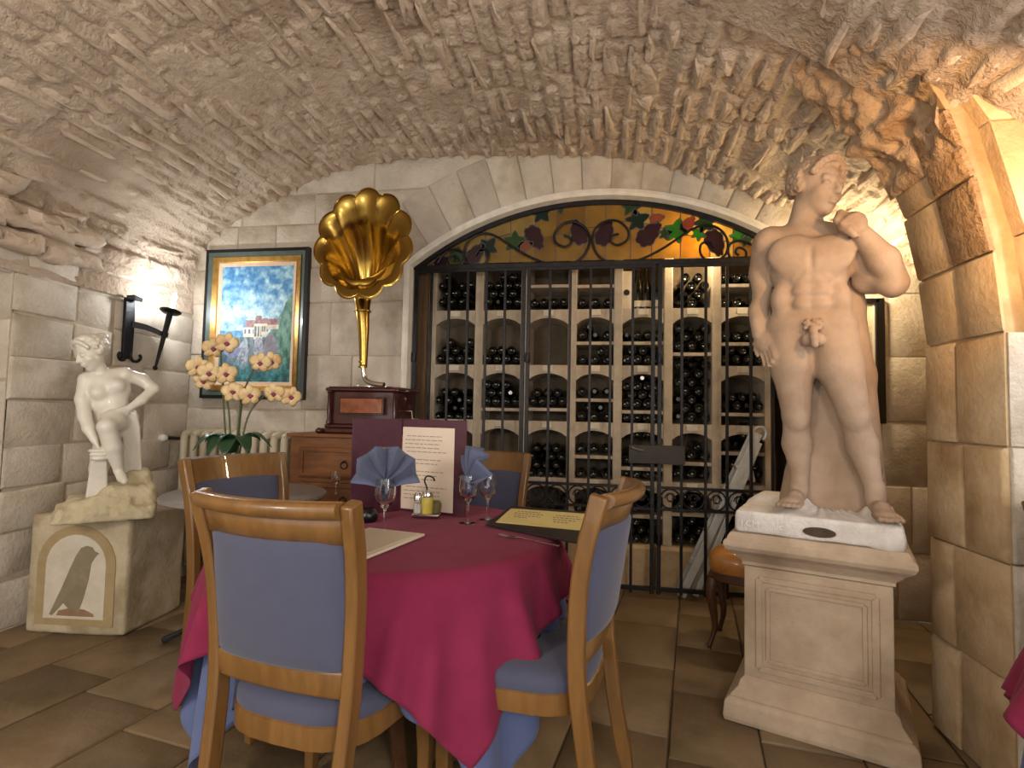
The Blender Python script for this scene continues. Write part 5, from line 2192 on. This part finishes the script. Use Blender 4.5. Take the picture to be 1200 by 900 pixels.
dh = (zt - .17) / nd
for i in range(nd):
    zc_ = .10 + dh * (i + .5)
    d = MB().box(((x0 + x1) / 2, YF + .0, zc_), (x1 - x0 - .14, .03, dh - .03)).build('drawer', CHEST, dr, bevel=.008)
    for (ax, az, wx, wz) in ((0, dh / 2 - .035, x1 - x0 - .2, .014), (0, -dh / 2 + .035, x1 - x0 - .2, .014)):
        MB().box(((x0 + x1) / 2 + ax, YF - .019, zc_ + az), (wx, .014, wz)).build('moulding', CHEST, d, bevel=.004)
    for sx in (-1, 1):
        MB().box(((x0 + x1) / 2 + sx * (x1 - x0 - .2) / 2, YF - .019, zc_), (.014, .014, dh - .056)).build('moulding', CHEST, d, bevel=.004)
    h = Vector(((x0 + x1) / 2, YF - .024, zc_))
    MB().tube([h + Vector((.022 * math.cos(a), -.004, .022 * math.sin(a) - .01)) for a in np.linspace(0, 2 * math.pi, 14, endpoint=False)], .003, 6, closed=True).build('ring_pull', IRON, d, smooth=True)
    MB().ball(h + Vector((0, 0, .012)), .008, 8, 5).build('knob', IRON, d, smooth=True)

# gramophone
gx0, gx1 = onY(384, 480, 3.28).x, onY(463, 480, 3.28).x
gc = Vector(((gx0 + gx1) / 2, 3.28 + .19, zt))
gr = thing('gramophone', 'antique gramophone with a large petalled brass horn on a mahogany box', 'gramophone', gc)
gw = (gx1 - gx0)
hb = onY(424, 453, 3.28).z - zt


def gb(name, wx, wy, z0, z1, m, bev=.006):
    wy = wy - .06
    return MB().box(gc + up_ * ((z0 + z1) / 2), (wx, wy, z1 - z0)).build(name, m, gr, bevel=bev, bseg=3)


gb('base_moulding', gw + .09, .47, 0, .035, MAHO, .012)
gb('base_step', gw + .05, .43, .035, .06, MAHO, .01)
gb('case', gw, .38, .06, hb - .03, MAHO)
gb('lid', gw + .05, .43, hb - .03, hb - .008, MAHO, .008)
gb('top_edge', gw + .02, .40, hb - .008, hb, MAHO, .003)
fpn = gc + Vector((0, -.19, 0))
pz0, pz1 = onY(420, 484, 3.28).z - zt, onY(420, 467, 3.28).z - zt
pnl = MB().box(fpn + Vector((0, -.002, (pz0 + pz1) / 2)), (gw * .62, .008, pz1 - pz0)).build('inlay_panel', BURL, gr, bevel=.002)
for dz in (pz0 - .006, pz1 + .006):
    MB().box(fpn + Vector((0, -.004, dz)), (gw * .66, .012, .008)).build('panel_bead', MAHO, gr, bevel=.002)
for sx in (-1, 1):
    MB().box(fpn + Vector((sx * gw * .325, -.004, (pz0 + pz1) / 2)), (.008, .012, pz1 - pz0 + .012)).build('panel_bead', MAHO, gr, bevel=.002)
    MB().lathe([(0, .06), (.014, .06), (.017, .075), (.010, .09), (.012, hb * .5), (.010, hb - .05), (.016, hb - .035), (0, hb - .03)], 12, gc + Vector((sx * (gw / 2 - .006), -.186, 0))).build('corner_column', MAHO, gr, smooth=True, sharp=50)
    MB().ball(gc + Vector((sx * (gw / 2 + .035), -.225, .018)), (.024, .024, .02), 10, 6).build('foot', MAHO, gr, smooth=True)
MB().lathe([(0, hb), (.135, hb), (.137, hb + .004), (.135, hb + .010), (0, hb + .010)], 40, gc).build('turntable', CHROME, gr, smooth=True, sharp=50)
MB().tube([gc + Vector((gw / 2, -.05, hb * .5)), gc + Vector((gw / 2 + .06, -.05, hb * .5)), gc + Vector((gw / 2 + .065, -.05, hb * .5 - .05)), gc + Vector((gw / 2 + .10, -.05, hb * .5 - .05))], .006, 8).build('crank', CHROME, gr, smooth=True)
MB().ball(gc + Vector((gw / 2 + .03, -.24, hb * .92)), .014, 8, 6).build('catch', MAHO, gr, smooth=True)
FG = Frame(424, 300, 3.52, (0.05, -1, 0))
G = lambda x, y, d=0.: FG.pt(x, y, d)
ax_ = (FG.n * math.cos(rad(28)) + up_ * math.sin(rad(28))).normalized()
CM = G(423, 283, .26)
TH = CM - ax_ * .33
arm = smooth_path([G(450, 451, .05), G(436, 449, .03), G(428, 444, .0), G(426, 436, 0), G(426, 428, 0)])
MB().tube(arm, .016, 12).build('tone_arm', CHROME, gr, smooth=True)
bell_n = (FG.n * math.cos(rad(7)) + up_ * math.sin(rad(7))).normalized()
CM = G(423, 282, .24)
TH = G(425, 344, -.02)
DV = CM - TH
neckp = smooth_path([G(426, 430, 0), G(426, 410, 0), G(426, 388, 0), G(425, 366, -.0), TH - up_ * .05, TH], 5)
nk = len(neckp)
belln = 28
pts = neckp[:-1]
tng = [(pts[min(i + 1, nk - 2)] - pts[max(i - 1, 0)]).normalized() for i in range(nk - 1)]
for k in range(belln + 1):
    f = k / belln
    pts.append(TH + FG.r * (DV.dot(FG.r) * f) + FG.n * (DV.dot(FG.n) * f ** 1.15) + up_ * (DV.z * math.sin(f * math.pi / 2) ** .85))
    q = min(1, f * 1.6)
    tng.append((up_ * (1 - q) + bell_n * q).normalized())
rn_ = list(np.interp(np.linspace(0, 1, nk - 1), [0, .3, .6, .85, 1], [.020, .028, .040, .052, .062]))
rb_ = [.062 + .228 * (k / belln) ** 1.15 for k in range(belln + 1)]
rs_ = rn_ + rb_
NP, PP = 11, 8
rows = []
for i, p in enumerate(pts):
    t = tng[i]
    nv_ = Vector((1, 0, 0))
    nv_ = (nv_ - t * nv_.dot(t)).normalized()
    bn = t.cross(nv_)
    f = max(0, (i - nk + 6) / (belln + 5))
    row = []
    for k in range(NP * PP):
        a = 2 * math.pi * k / (NP * PP) + math.pi / 2 - math.pi / NP
        ph = (k % PP) / PP - .5
        lob = math.cos(math.pi * ph) - .64
        rr = rs_[i] * (1 + .06 * f * lob)
        tt = (1 - abs(ph * 2) ** 2.2) * .016 * max(0, (f - .72) / .28) ** 1.3
        row.append(p + (nv_ * math.cos(a) + bn * (math.sin(a) * (1 + .16 * f))) * (rr + tt) - t * (.035 * max(0, (f - .8) / .2) ** 2))
    rows.append(row)
rowsT = [list(r) for r in zip(*rows)]
hm = MB().grid(rowsT, closed_u=True)
o = hm.build('horn', BRASS, gr, smooth=True, sharp=22)
md = o.modifiers.new('s', 'SOLIDIFY')
md.thickness = .003
rim = [rows[-1][k] for k in range(NP * PP)]
MB().tube(rim, .004, 6, closed=True).build('horn_rim', BRASS, o, smooth=True)
for j in range(NP):
    MB().tube([rows[i][j * PP] for i in range(nk + 2, len(rows))], .0022, 5).build('seam', BRASS, o, smooth=True)
for y, r in ((365, .052), (430, .026), (424, .024)):
    c = G(425, y, 0)
    MB().lathe([(r - .004, -.006), (r + .003, -.004), (r + .003, .004), (r - .004, .006)], 18, c, cap=False).build('ferrule', BRASS, o, smooth=True)

# ---- painting
xl0, xr0, zb0, zt0 = -2.98, -2.14, 1.262, 2.385
pa = thing('framed_painting', 'framed painting of houses above the sea in a gold and green frame', 'painting', ((xl0 + xr0) / 2, YB - .03, zb0))


def ring(name, a, b, y0, y1, m, parent):
    """rectangular ring between inset a and b"""
    q = lambda i: [(xl0 + i, zb0 + i), (xr0 - i, zb0 + i), (xr0 - i, zt0 - i), (xl0 + i, zt0 - i)]
    A, B = q(a), q(b)
    mb = MB()
    for k in range(4):
        l = (k + 1) % 4
        mb.hexa([(A[k][0], YB - .002, A[k][1]), (A[l][0], YB - .002, A[l][1]), (B[l][0], YB - .002, B[l][1]), (B[k][0], YB - .002, B[k][1]),
                 (A[k][0], YB - y0, A[k][1]), (A[l][0], YB - y0, A[l][1]), (B[l][0], YB - y1, B[l][1]), (B[k][0], YB - y1, B[k][1])])
    return mb.build(name, m, parent)


GILT = mat('gilt', 'b08a4a', '8d6a33', .35, metal=.75, scale=20)
ring('outer_frame', 0, .025, .045, .05, mat('frame_black', '15171a', None, .35), pa)
ring('green_band', .025, .06, .047, .036, mat('frame_green', '48564f', '3a4741', .35, scale=9, coat=.3), pa)
ring('gilt_band', .06, .095, .044, .034, GILT, pa)
ring('gilt_fillet', .095, .103, .036, .030, GILT, pa)
ring('cream_slip', .103, .128, .030, .020, mat('linen_slip', 'c9ae94', 'bda187', .8, scale=40), pa)


def canvas(name, X0, X1, Z0, Z1, y, nx, nz, fn, parent, m):
    u, v = np.meshgrid(np.linspace(0, 1, nx), np.linspace(0, 1, nz), indexing='ij')
    C = np.clip(fn(u, v), 0, 1)
    rel = .0015 * fbm(u * 40, v * 50, 3)
    V = np.stack([X0 + (X1 - X0) * u, np.full_like(u, y) - rel, Z0 + (Z1 - Z0) * v], -1).reshape(-1, 3) - np.array(parent.location)
    idx = np.arange(nx * nz).reshape(nx, nz)
    Q = np.stack([idx[:-1, :-1], idx[1:, :-1], idx[1:, 1:], idx[:-1, 1:]], -1).reshape(-1, 4)
    me = bpy.data.meshes.new(name)
    me.from_pydata(V.tolist(), [], Q.tolist())
    ca = me.color_attributes.new('paint', 'FLOAT_COLOR', 'POINT')
    L_ = np.where(C <= .04045, C / 12.92, ((C + .055) / 1.055) ** 2.4)
    ca.data.foreach_set('color', np.concatenate([L_.reshape(-1, 3), np.ones((nx * nz, 1))], 1).astype(np.float32).ravel())
    me.polygons.foreach_set('use_smooth', [True] * len(Q))
    me.update()
    return link(name, me, m, parent)


def mixc(a, b, t):
    return a * (1 - t[..., None]) + b * t[..., None]


def seascape(u, v):
    c = lambda h: np.array([int(h[i:i + 2], 16) / 255 for i in (0, 2, 4)])
    n1 = fbm(u * 14 + .6 * fbm(u * 5, v * 5, 2), v * 22, 1, 4)
    n2 = fbm(u * 22, v * 16, 7, 4)
    n3 = fbm(u * 50, v * 60, 9, 2)
    sky = mixc(c('3f78a8'), c('a9c9cf'), np.clip(.35 + (0.92 - v) * 1.6 + n1 * 1.1, 0, 1))
    im = sky
    sea = (v < .44) & (v > .37) & (u < .42)
    im = np.where(sea[..., None], mixc(c('2f6f9f'), c('6fa6bf'), np.clip(.5 + n2, 0, 1)), im)
    land = v < .385 + .0 * u
    grd = mixc(c('3d5b63'), c('6f7f86'), np.clip(.5 + 1.4 * n2, 0, 1))
    im = np.where(land[..., None], grd, im)
    hill = (u > .70) & (v < .42 + (u - .70) * 1.2 + .03 * n1)
    im = np.where(hill[..., None], mixc(c('2f5a50'), c('5f8a78'), np.clip(.5 + 1.6 * n2, 0, 1)), im)
    for (a, b, z0, z1, rz, wall) in ((.33, .50, .385, .47, .53, 'd8d6cf'), (.48, .60, .36, .50, .57, 'd9cfae'), (.58, .68, .40, .50, .55, 'cfc3a0'), (.66, .82, .45, .49, .54, 'b9a58e')):
        m_ = (u > a) & (u < b) & (v > z0) & (v < z1)
        im = np.where(m_[..., None], mixc(c(wall), c('b7b0a8'), np.clip(.3 + n3, 0, 1)), im)
        r_ = (v >= z1) & (v < rz) & (u > a + (v - z1) * .3) & (u < b - (v - z1) * .3)
        im = np.where(r_[..., None], mixc(c('6d4144'), c('8a5a52'), np.clip(.5 + n3, 0, 1)), im)
        for k in range(3):
            wx = a + (b - a) * (k + .5) / 3
            w_ = (abs(u - wx) < .012) & (v > z0 + .03) & (v < z1 - .02)
            im = np.where(w_[..., None], c('55606a'), im)
    sp = (v >= .47) & (v < .60) & (abs(u - .345) < (.60 - v) * .22)
    im = np.where(sp[..., None], c('5b86a8'), im)
    for (cx, cz, rx, rz, col) in ((.34, .22, .075, .12, 'b9bcc8'), (.36, .33, .04, .05, 'a6b6be'), (.55, .28, .07, .10, 'aeb0bd'), (.72, .25, .10, .15, '8a7f8c'), (.70, .36, .05, .07, '7d6e70'), (.60, .14, .12, .07, '8f8794'), (.18, .27, .12, .06, '8a90b8')):
        d = ((u - cx + .02 * n1) / rx) ** 2 + ((v - cz + .02 * n2) / rz) ** 2
        im = np.where((d < 1)[..., None], mixc(c(col), c('55636f'), np.clip(.35 + 1.3 * n3 + .5 * n2, 0, 1)), im)
    low = np.clip((.17 - v + .06 * n1) * 9, 0, 1)
    im = mixc(im, mixc(c('1f4f55'), c('3f8288'), np.clip(.45 + 1.3 * n1, 0, 1)), low)
    return im + (.10 * n3 + .06 * n2)[..., None]


PAINTM = mat('oil_paint', 'ffffff', None, .45, attr='paint', bump=.5, bscale=90, bdist=.004)
canvas('canvas', xl0 + .128, xr0 - .128, zb0 + .128, zt0 - .128, YB - .018, 130, 190, seascape, pa, PAINTM)

# ---- picture behind the statue
xr1, zb1, zt1 = 1.702, 1.178, 1.95
xl1 = xr1 - .52
pic = thing('framed_print', 'tall print in a thin black frame half hidden behind the big statue', 'picture', ((xl1 + xr1) / 2, YB - .015, zb1))
for (a, b, c, d) in ((xl1, xl1 + .028, zb1, zt1), (xr1 - .05, xr1, zb1, zt1), (xl1 + .028, xr1 - .028, zb1, zb1 + .028), (xl1 + .028, xr1 - .028, zt1 - .028, zt1)):
    MB().box(((a + b) / 2, YB - .018, (c + d) / 2), (b - a, .032, d - c)).build('frame', BLK, pic, bevel=.003)


def printf(u, v):
    c = lambda h: np.array([int(h[i:i + 2], 16) / 255 for i in (0, 2, 4)])
    n1, n2 = fbm(u * 7, v * 10, 3), fbm(u * 18, v * 26, 5)
    im = mixc(c('3a3a36'), c('7d7862'), np.clip(.45 + n1 * 1.3, 0, 1))
    im = mixc(im, c('bdb89a'), np.clip((v - .62 + .25 * n1) * 4, 0, 1))
    bl = ((u - .8 + .05 * n1) / .12) ** 2 + ((v - .72) / .14) ** 2 < 1
    im = np.where(bl[..., None], c('4f6478'), im)
    im = np.where((v < .18)[..., None], mixc(c('7f8682'), c('979c98'), np.clip(.5 + n2, 0, 1)), im)
    return im + .08 * n2[..., None]


canvas('print', xl1 + .028, xr1 - .065, zb1 + .028, zt1 - .028, YB - .012, 50, 80, printf, pic, mat('print_paper', 'ffffff', None, .25, attr='paint', coat=.3))
MB().box((xr1 - .057, YB - .013, (zb1 + zt1) / 2), (.014, .006, zt1 - zb1 - .056)).build('mount_edge', PAPER, pic)

# ---- wall sconce with an electric candle


def sconce(loc, rot, label, power, mx=1):
    t = thing('wall_sconce', label, 'wall lamp', loc, 'iron candle sconces')
    t.rotation_euler.z = rot
    # local: x along the wall, y out of the wall, z up
    def b(mb, nm, m=IRON, **k):
        for q in mb.v:
            q.x *= mx
        return mb.build(nm, m, t, world=False, **k)
    b(MB().tube([(.0, .02, -.20), (.0, .022, 0), (.0, .02, .20)], [1, 1.04, 1], sq=(.036, .011), up=(0, 1, 0)), 'back_plate', bevel=.004)
    b(MB().tube([(-.02, .02, .20), (.0, .05, .205), (.05, .065, .195)], [1, 1.2, .8], sq=(.012, .014), up=(0, 0, 1)), 'top_hook', bevel=.003)
    for s in (-1, 1):
        pts = [(s * .012, .03, -.16), (s * .03, .035, -.205), (s * .065, .04, -.21), (s * .085, .045, -.185), (s * .075, .045, -.165)]
        b(MB().tube(smooth_path(pts), .010, 8), 'bottom_curl', smooth=True)
    b(MB().tube(smooth_path([(.02, .03, .03), (.07, .08, .02), (.12, .13, -.005), (.16, .16, -.03)]), [1.3 - .03 * k for k in range(16)], sq=(.008, .016), up=(0, 0, 1)), 'arm', bevel=.002)
    p0, p1 = Vector((.085, .16, -.25)), Vector((.185, .16, .135))
    d = (p1 - p0)
    b(MB().tube([p0 + d * k for k in (0, .3, .6, 1)], [.008, .012, .016, .020], 10), 'torch_rod', smooth=True)
    b(MB().ball(p0, .016, 10, 6), 'end_knob', smooth=True)
    b(MB().tube([p0 + d * .57, p0 + d * .63], .024, 10), 'collar', smooth=True)
    Mr = d.to_track_quat('Z', 'Y').to_matrix()
    b(MB().lathe([(.012, .0), (.05, .006), (.066, .018), (.067, .022), (.05, .012), (.012, .008)], 22, p1 - d * .02, Mr, cap=False), 'drip_pan', smooth=True)
    b(MB().lathe([(0, 0), (.017, 0), (.017, .085), (0, .087)], 16, p1, Mr), 'candle_tube', mat('candle_white', 'd9d4c8', None, .5), smooth=True, sharp=50)
    bl = p1 + d.normalized() * .085
    b(MB().lathe([(.006, 0), (.014, .012), (.0165, .028), (.012, .048), (.004, .066), (0, .07)], 16, bl, Mr), 'flame_bulb', mat('bulb', 'ffffff', None, .3, emit='f4f4ff', estr=45), smooth=True)
    l = light('sconce_bulb', 'POINT', (0, 0, 0), power, (.93, .96, 1.0), .03)
    l.parent = t
    l.location = Vector((mx * bl.x, bl.y, bl.z)) + Vector((0, .03, .03))
    return t


pS = onX(147, 385, XL + .012)
sconce((XL + .012, pS.y, pS.z), rad(-90), 'black iron torch sconce with a lit candle bulb beside the framed painting', 15, -1)
sconce((1.74, Y0 - .09, 1.45), rad(180), 'black iron torch sconce on the pale face of the right pier', 13)
# bowl uplighter behind the statue
ub = Vector((1.43, 3.60, 2.02))
ul = thing('wall_uplighter', 'small plaster bowl uplighter on the wall behind the big statue', 'wall lamp', ub)
mb = MB()
rws = []
for k in range(13):
    a = math.pi + math.pi * k / 12
    rws.append([ub + Vector((r * math.cos(a), r * math.sin(a) * .8 + .085, z)) for r, z in ((.0, -.06), (.05, -.05), (.08, -.01), (.09, .03), (.085, .03), (.07, -.005), (0, -.04))])
mb.grid(rws).build('bowl', TRIM, ul, smooth=True)
MB().ball(ub + Vector((0, -.0, .0)), .022, 10, 6).build('bulb', mat('warm_bulb', 'ffffff', None, .3, emit='ffd9a0', estr=12), ul, smooth=True)

# ---- radiator
RADM = mat('radiator_enamel', 'c9c0a6', 'bab095', .45, scale=8, coat=.15)
rx0, rx1 = onY(206, 590, 3.46).x, onY(336, 590, 3.46).x
zr0, zr1 = onY(260, 684, 3.46).z, onY(260, 506, 3.46).z
zr0 = max(zr0, .06)
ra = thing('cast_iron_radiator', 'cream cast iron column radiator against the back wall', 'radiator', ((rx0 + rx1) / 2, 3.55, 0))
ns = 11
for i in range(ns):
    x = rx0 + (rx1 - rx0) * (i + .5) / ns
    se = None
    for yy in (3.465, 3.55, 3.635):
        pts = [(x, yy, zr0 + .04)] + [(x, yy, z) for z in np.linspace(zr0 + .1, zr1 - .07, 4)] + [(x, yy, zr1 - .03)]
        if se is None:
            se = MB()
        se.tube(pts, [.022, .027, .026, .026, .027, .024], 10)
    for z in (zr0 + .05, zr1 - .035):
        se.tube([(x, 3.45, z), (x, 3.475, z + (.008 if z > .5 else -.008)), (x, 3.55, z + (.02 if z > .5 else -.02)), (x, 3.625, z + (.008 if z > .5 else -.008)), (x, 3.65, z)], [.018, .03, .033, .03, .018], 10)
    se.build('section', RADM, ra, smooth=True, sharp=60)
    if i in (0, ns - 1):
        MB().box((x, 3.55, zr0 / 2 + .01), (.04, .14, zr0 + .03)).build('foot', RADM, ra, bevel=.008)
for z in (zr0 + .06, zr1 - .07):
    MB().tube([(rx0, 3.55, z), (rx1, 3.55, z)], .025, 10).build('header_pipe', RADM, ra, smooth=True)
MB().tube([(rx0 - .01, 3.53, zr1 - .06), (rx0 - .05, 3.53, zr1 - .06)], .012, 8).build('valve_pipe', IRON, ra, smooth=True)
vk = onY(191, 513, 3.44)
MB().ball(vk, (.034, .03, .028), 12, 8).build('valve_knob', mat('white_plastic', 'dcdad2', None, .4), ra, smooth=True)
MB().tube([vk + Vector((.0, .03, 0)), (rx0 - .03, 3.53, zr1 - .06)], .012, 8).build('valve_body', IRON, ra, smooth=True)

# ---- orchid
ob = onZ(272, 580, .753)
oc = thing('potted_orchid', 'potted orchid with cream and magenta flowers beneath the painting', 'plant', ob)
MB().lathe([(0, 0), (.06, 0), (.065, .01), (.085, .13), (.09, .14), (.08, .14), (.075, .12), (0, .12)], 24, ob).build('pot', mat('dark_green_pot', '20302a', '17241f', .3, scale=6, coat=.4), oc, smooth=True, sharp=45)
FO = Frame(272, 520, (CR.transposed() @ (ob - CAM)).z * -1)
LEAF = mat('orchid_leaf', '1c3a24', '274a2e', .4, scale=5, coat=.2)


def leaf(base, tip, wd, sag, m, parent, n=8):
    base, tip = Vector(base), Vector(tip)
    d = tip - base
    s = d.cross(Vector((0, 0, 1))).normalized()
    rows = []
    for i in range(n + 1):
        t = i / n
        c = base + d * t + up_ * (sag * math.sin(math.pi * t))
        w_ = wd * (math.sin(math.pi * min(1, .12 + .88 * t)) ** .7 if t < 1 else .02)
        rows.append([c - s * w_ + up_ * .25 * w_, c - s * w_ * .5 + up_ * .06 * w_, c, c + s * w_ * .5 + up_ * .06 * w_, c + s * w_ + up_ * .25 * w_])
    o = MB().grid(rows).build('leaf', m, parent, smooth=True, solid=.003)
    return o


cr_ = FO.pt(270, 531, 0)
for x, y, d, w_, sg in ((226, 528, .06, .045, .08), (243, 534, .12, .05, .09), (262, 536, .16, .05, .08), (292, 533, .14, .05, .09), (318, 524, .05, .045, .08), (306, 516, -.08, .036, .05), (240, 518, -.08, .036, .06), (275, 512, -.10, .036, .04)):
    leaf(cr_, FO.pt(x, y, d), w_, sg, LEAF, oc)
STEM = mat('orchid_stem', '4f5a35', '3f4a2a', .6, scale=10)
stems = [[(266, 535, 0), (263, 490, .01), (261, 450, .02), (259, 415, .03), (266, 400, .05)], [(270, 535, 0), (268, 480, .01), (258, 440, .03), (244, 430, .05), (232, 426, .06)],
         [(276, 535, 0), (281, 480, .0), (284, 462, .03), (292, 458, .05)], [(280, 535, 0), (290, 490, .0), (305, 468, .02), (325, 458, .04), (341, 462, .06)], [(278, 535, 0), (284, 470, -.02), (296, 435, -.01), (312, 421, .02)]]
for s_ in stems:
    MB().tube(smooth_path([FO.pt(*p) for p in s_]), .0045, 6).build('stem', STEM, oc, smooth=True)
PET = mat('orchid_petal', 'e0cd9c', 'c79f70', .6, scale=20, subs=.1)
LIPM = mat('orchid_lip', '8c3558', '6d2545', .5, scale=20)


def flower(c, n, s, roll):
    n = Vector(n).normalized()
    r = up_.cross(n).normalized()
    v = n.cross(r)
    fl = None
    for k in range(5):
        a = roll + math.pi / 2 + k * 2 * math.pi / 5
        d = r * math.cos(a) + v * math.sin(a)
        t = n.cross(d)
        wd = s * (.56 if k in (1, 4) else .36)
        rows = []
        for i in range(6):
            f = i / 5
            cc = c + d * s * (.08 + .92 * f) + n * (s * .16 * math.sin(f * math.pi) - s * .10 * f)
            w_ = wd * math.sin(math.pi * (.10 + .80 * f)) ** .8
            rows.append([cc - t * w_, cc - t * w_ * .5 + n * s * .05, cc + n * s * .06, cc + t * w_ * .5 + n * s * .05, cc + t * w_])
        p = MB().grid(rows).build('petal', PET, oc, smooth=True, solid=.0015)
        fl = fl or p
    MB().ball(c + n * s * .12 - v * s * .1, (s * .16, s * .16, s * .2), 8, 6).build('lip', LIPM, fl, smooth=True)
    for sg in (-1, 1):
        MB().ball(c + n * s * .1 + r * sg * s * .16 - v * s * .05, (s * .1, s * .1, s * .13), 8, 5).build('lip_lobe', LIPM, fl, smooth=True)


rf = random.Random(9)
for x, y, d in ((266, 402, .07), (250, 408, .0), (232, 430, .07), (245, 437, .09), (265, 438, .08), (239, 446, .03), (273, 459, .04), (293, 463, .09), (321, 461, .07), (341, 465, .07), (305, 425, .05), (318, 424, .04)):
    flower(FO.pt(x, y, d), FO.n + Vector((rf.uniform(-.5, .5), 0, rf.uniform(-.5, .1))), 12.5 * FO.sv, rf.uniform(-.3, .3))

# ---- stool behind the pedestal
so = Vector((.75, 3.11, 0))
sl = thing('leather_stool', 'tan leather stool with dark curved legs behind the stone pedestal', 'stool', so)
LEA = mat('tan_leather', 'b57a3a', '96602a', .4, scale=10, bump=.15, bscale=60, coat=.15)
ol = []
for k in range(24):
    a = 2 * math.pi * k / 24
    ex = lambda w_, e: math.copysign(abs(w_) ** e, w_)
    ol.append((.165 * ex(math.cos(a), .6), .155 * ex(math.sin(a), .6)))
Rs = Matrix.Rotation(rad(-22), 3, 'Z')
MB().grid([[so + Rs @ Vector((x * f, y * f, z)) for x, y in ol + ol[:1]] for f, z in ((.0, .39), (.98, .39), (1.03, .41), (1.04, .44), (1.0, .475), (.85, .495), (.5, .505), (0, .507))]).build('seat', LEA, sl, smooth=True, sharp=60)
MB().grid([[so + Rs @ Vector((x * f, y * f, z)) for x, y in ol + ol[:1]] for f, z in ((0, .345), (.95, .345), (.99, .35), (.99, .39), (0, .39))]).build('apron', WALN, sl, smooth=True, sharp=40)
for sx in (-1, 1):
    for sy in (-1, 1):
        b = so + Rs @ Vector((sx * .135, sy * .125, 0))
        o_ = Rs @ Vector((sx, sy, 0))
        o_.normalize()
        MB().tube(smooth_path([b + o_ * .03 + up_ * .006, b + o_ * .015 + up_ * .03, b - o_ * .012 + up_ * .12, b + o_ * .012 + up_ * .27, b + up_ * .36]), [.020, .018, .016, .014, .013, .012, .012, .012, .013, .014, .016, .018, .020, .022, .024, .026, .028, .03, .03, .028, .026][:21], 10).build('leg', WALN, sl, smooth=True)

# ---- iron lantern hanging beside the arch
ln = Vector((1.10, 1.48, 1.78))
lt2 = thing('hanging_lantern', 'small iron lantern with an amber bulb hanging before the arch', 'lantern', ln)
MB().lathe([(0, .0), (.05, .0), (.055, .012), (.0, .012)], 8, ln).build('base', IRON, lt2)
MB().lathe([(.07, .22), (.06, .235), (.02, .28), (.0, .285)], 8, ln).build('cap', IRON, lt2)
for k in range(6):
    a = k * math.pi / 3
    MB().tube([ln + Vector((.05 * math.cos(a), .05 * math.sin(a), .01)), ln + Vector((.065 * math.cos(a), .065 * math.sin(a), .225))], .0035, 6).build('bar', IRON, lt2)
MB().ball(ln + Vector((0, 0, .10)), (.016, .016, .028), 10, 7).build('bulb', mat('amber_bulb', 'ffffff', None, .3, emit='ffb057', estr=20), lt2, smooth=True)
MB().tube([ln + Vector((0, 0, .28)), ln + Vector((0, 0, .64))], .004, 6).build('chain', IRON, lt2)
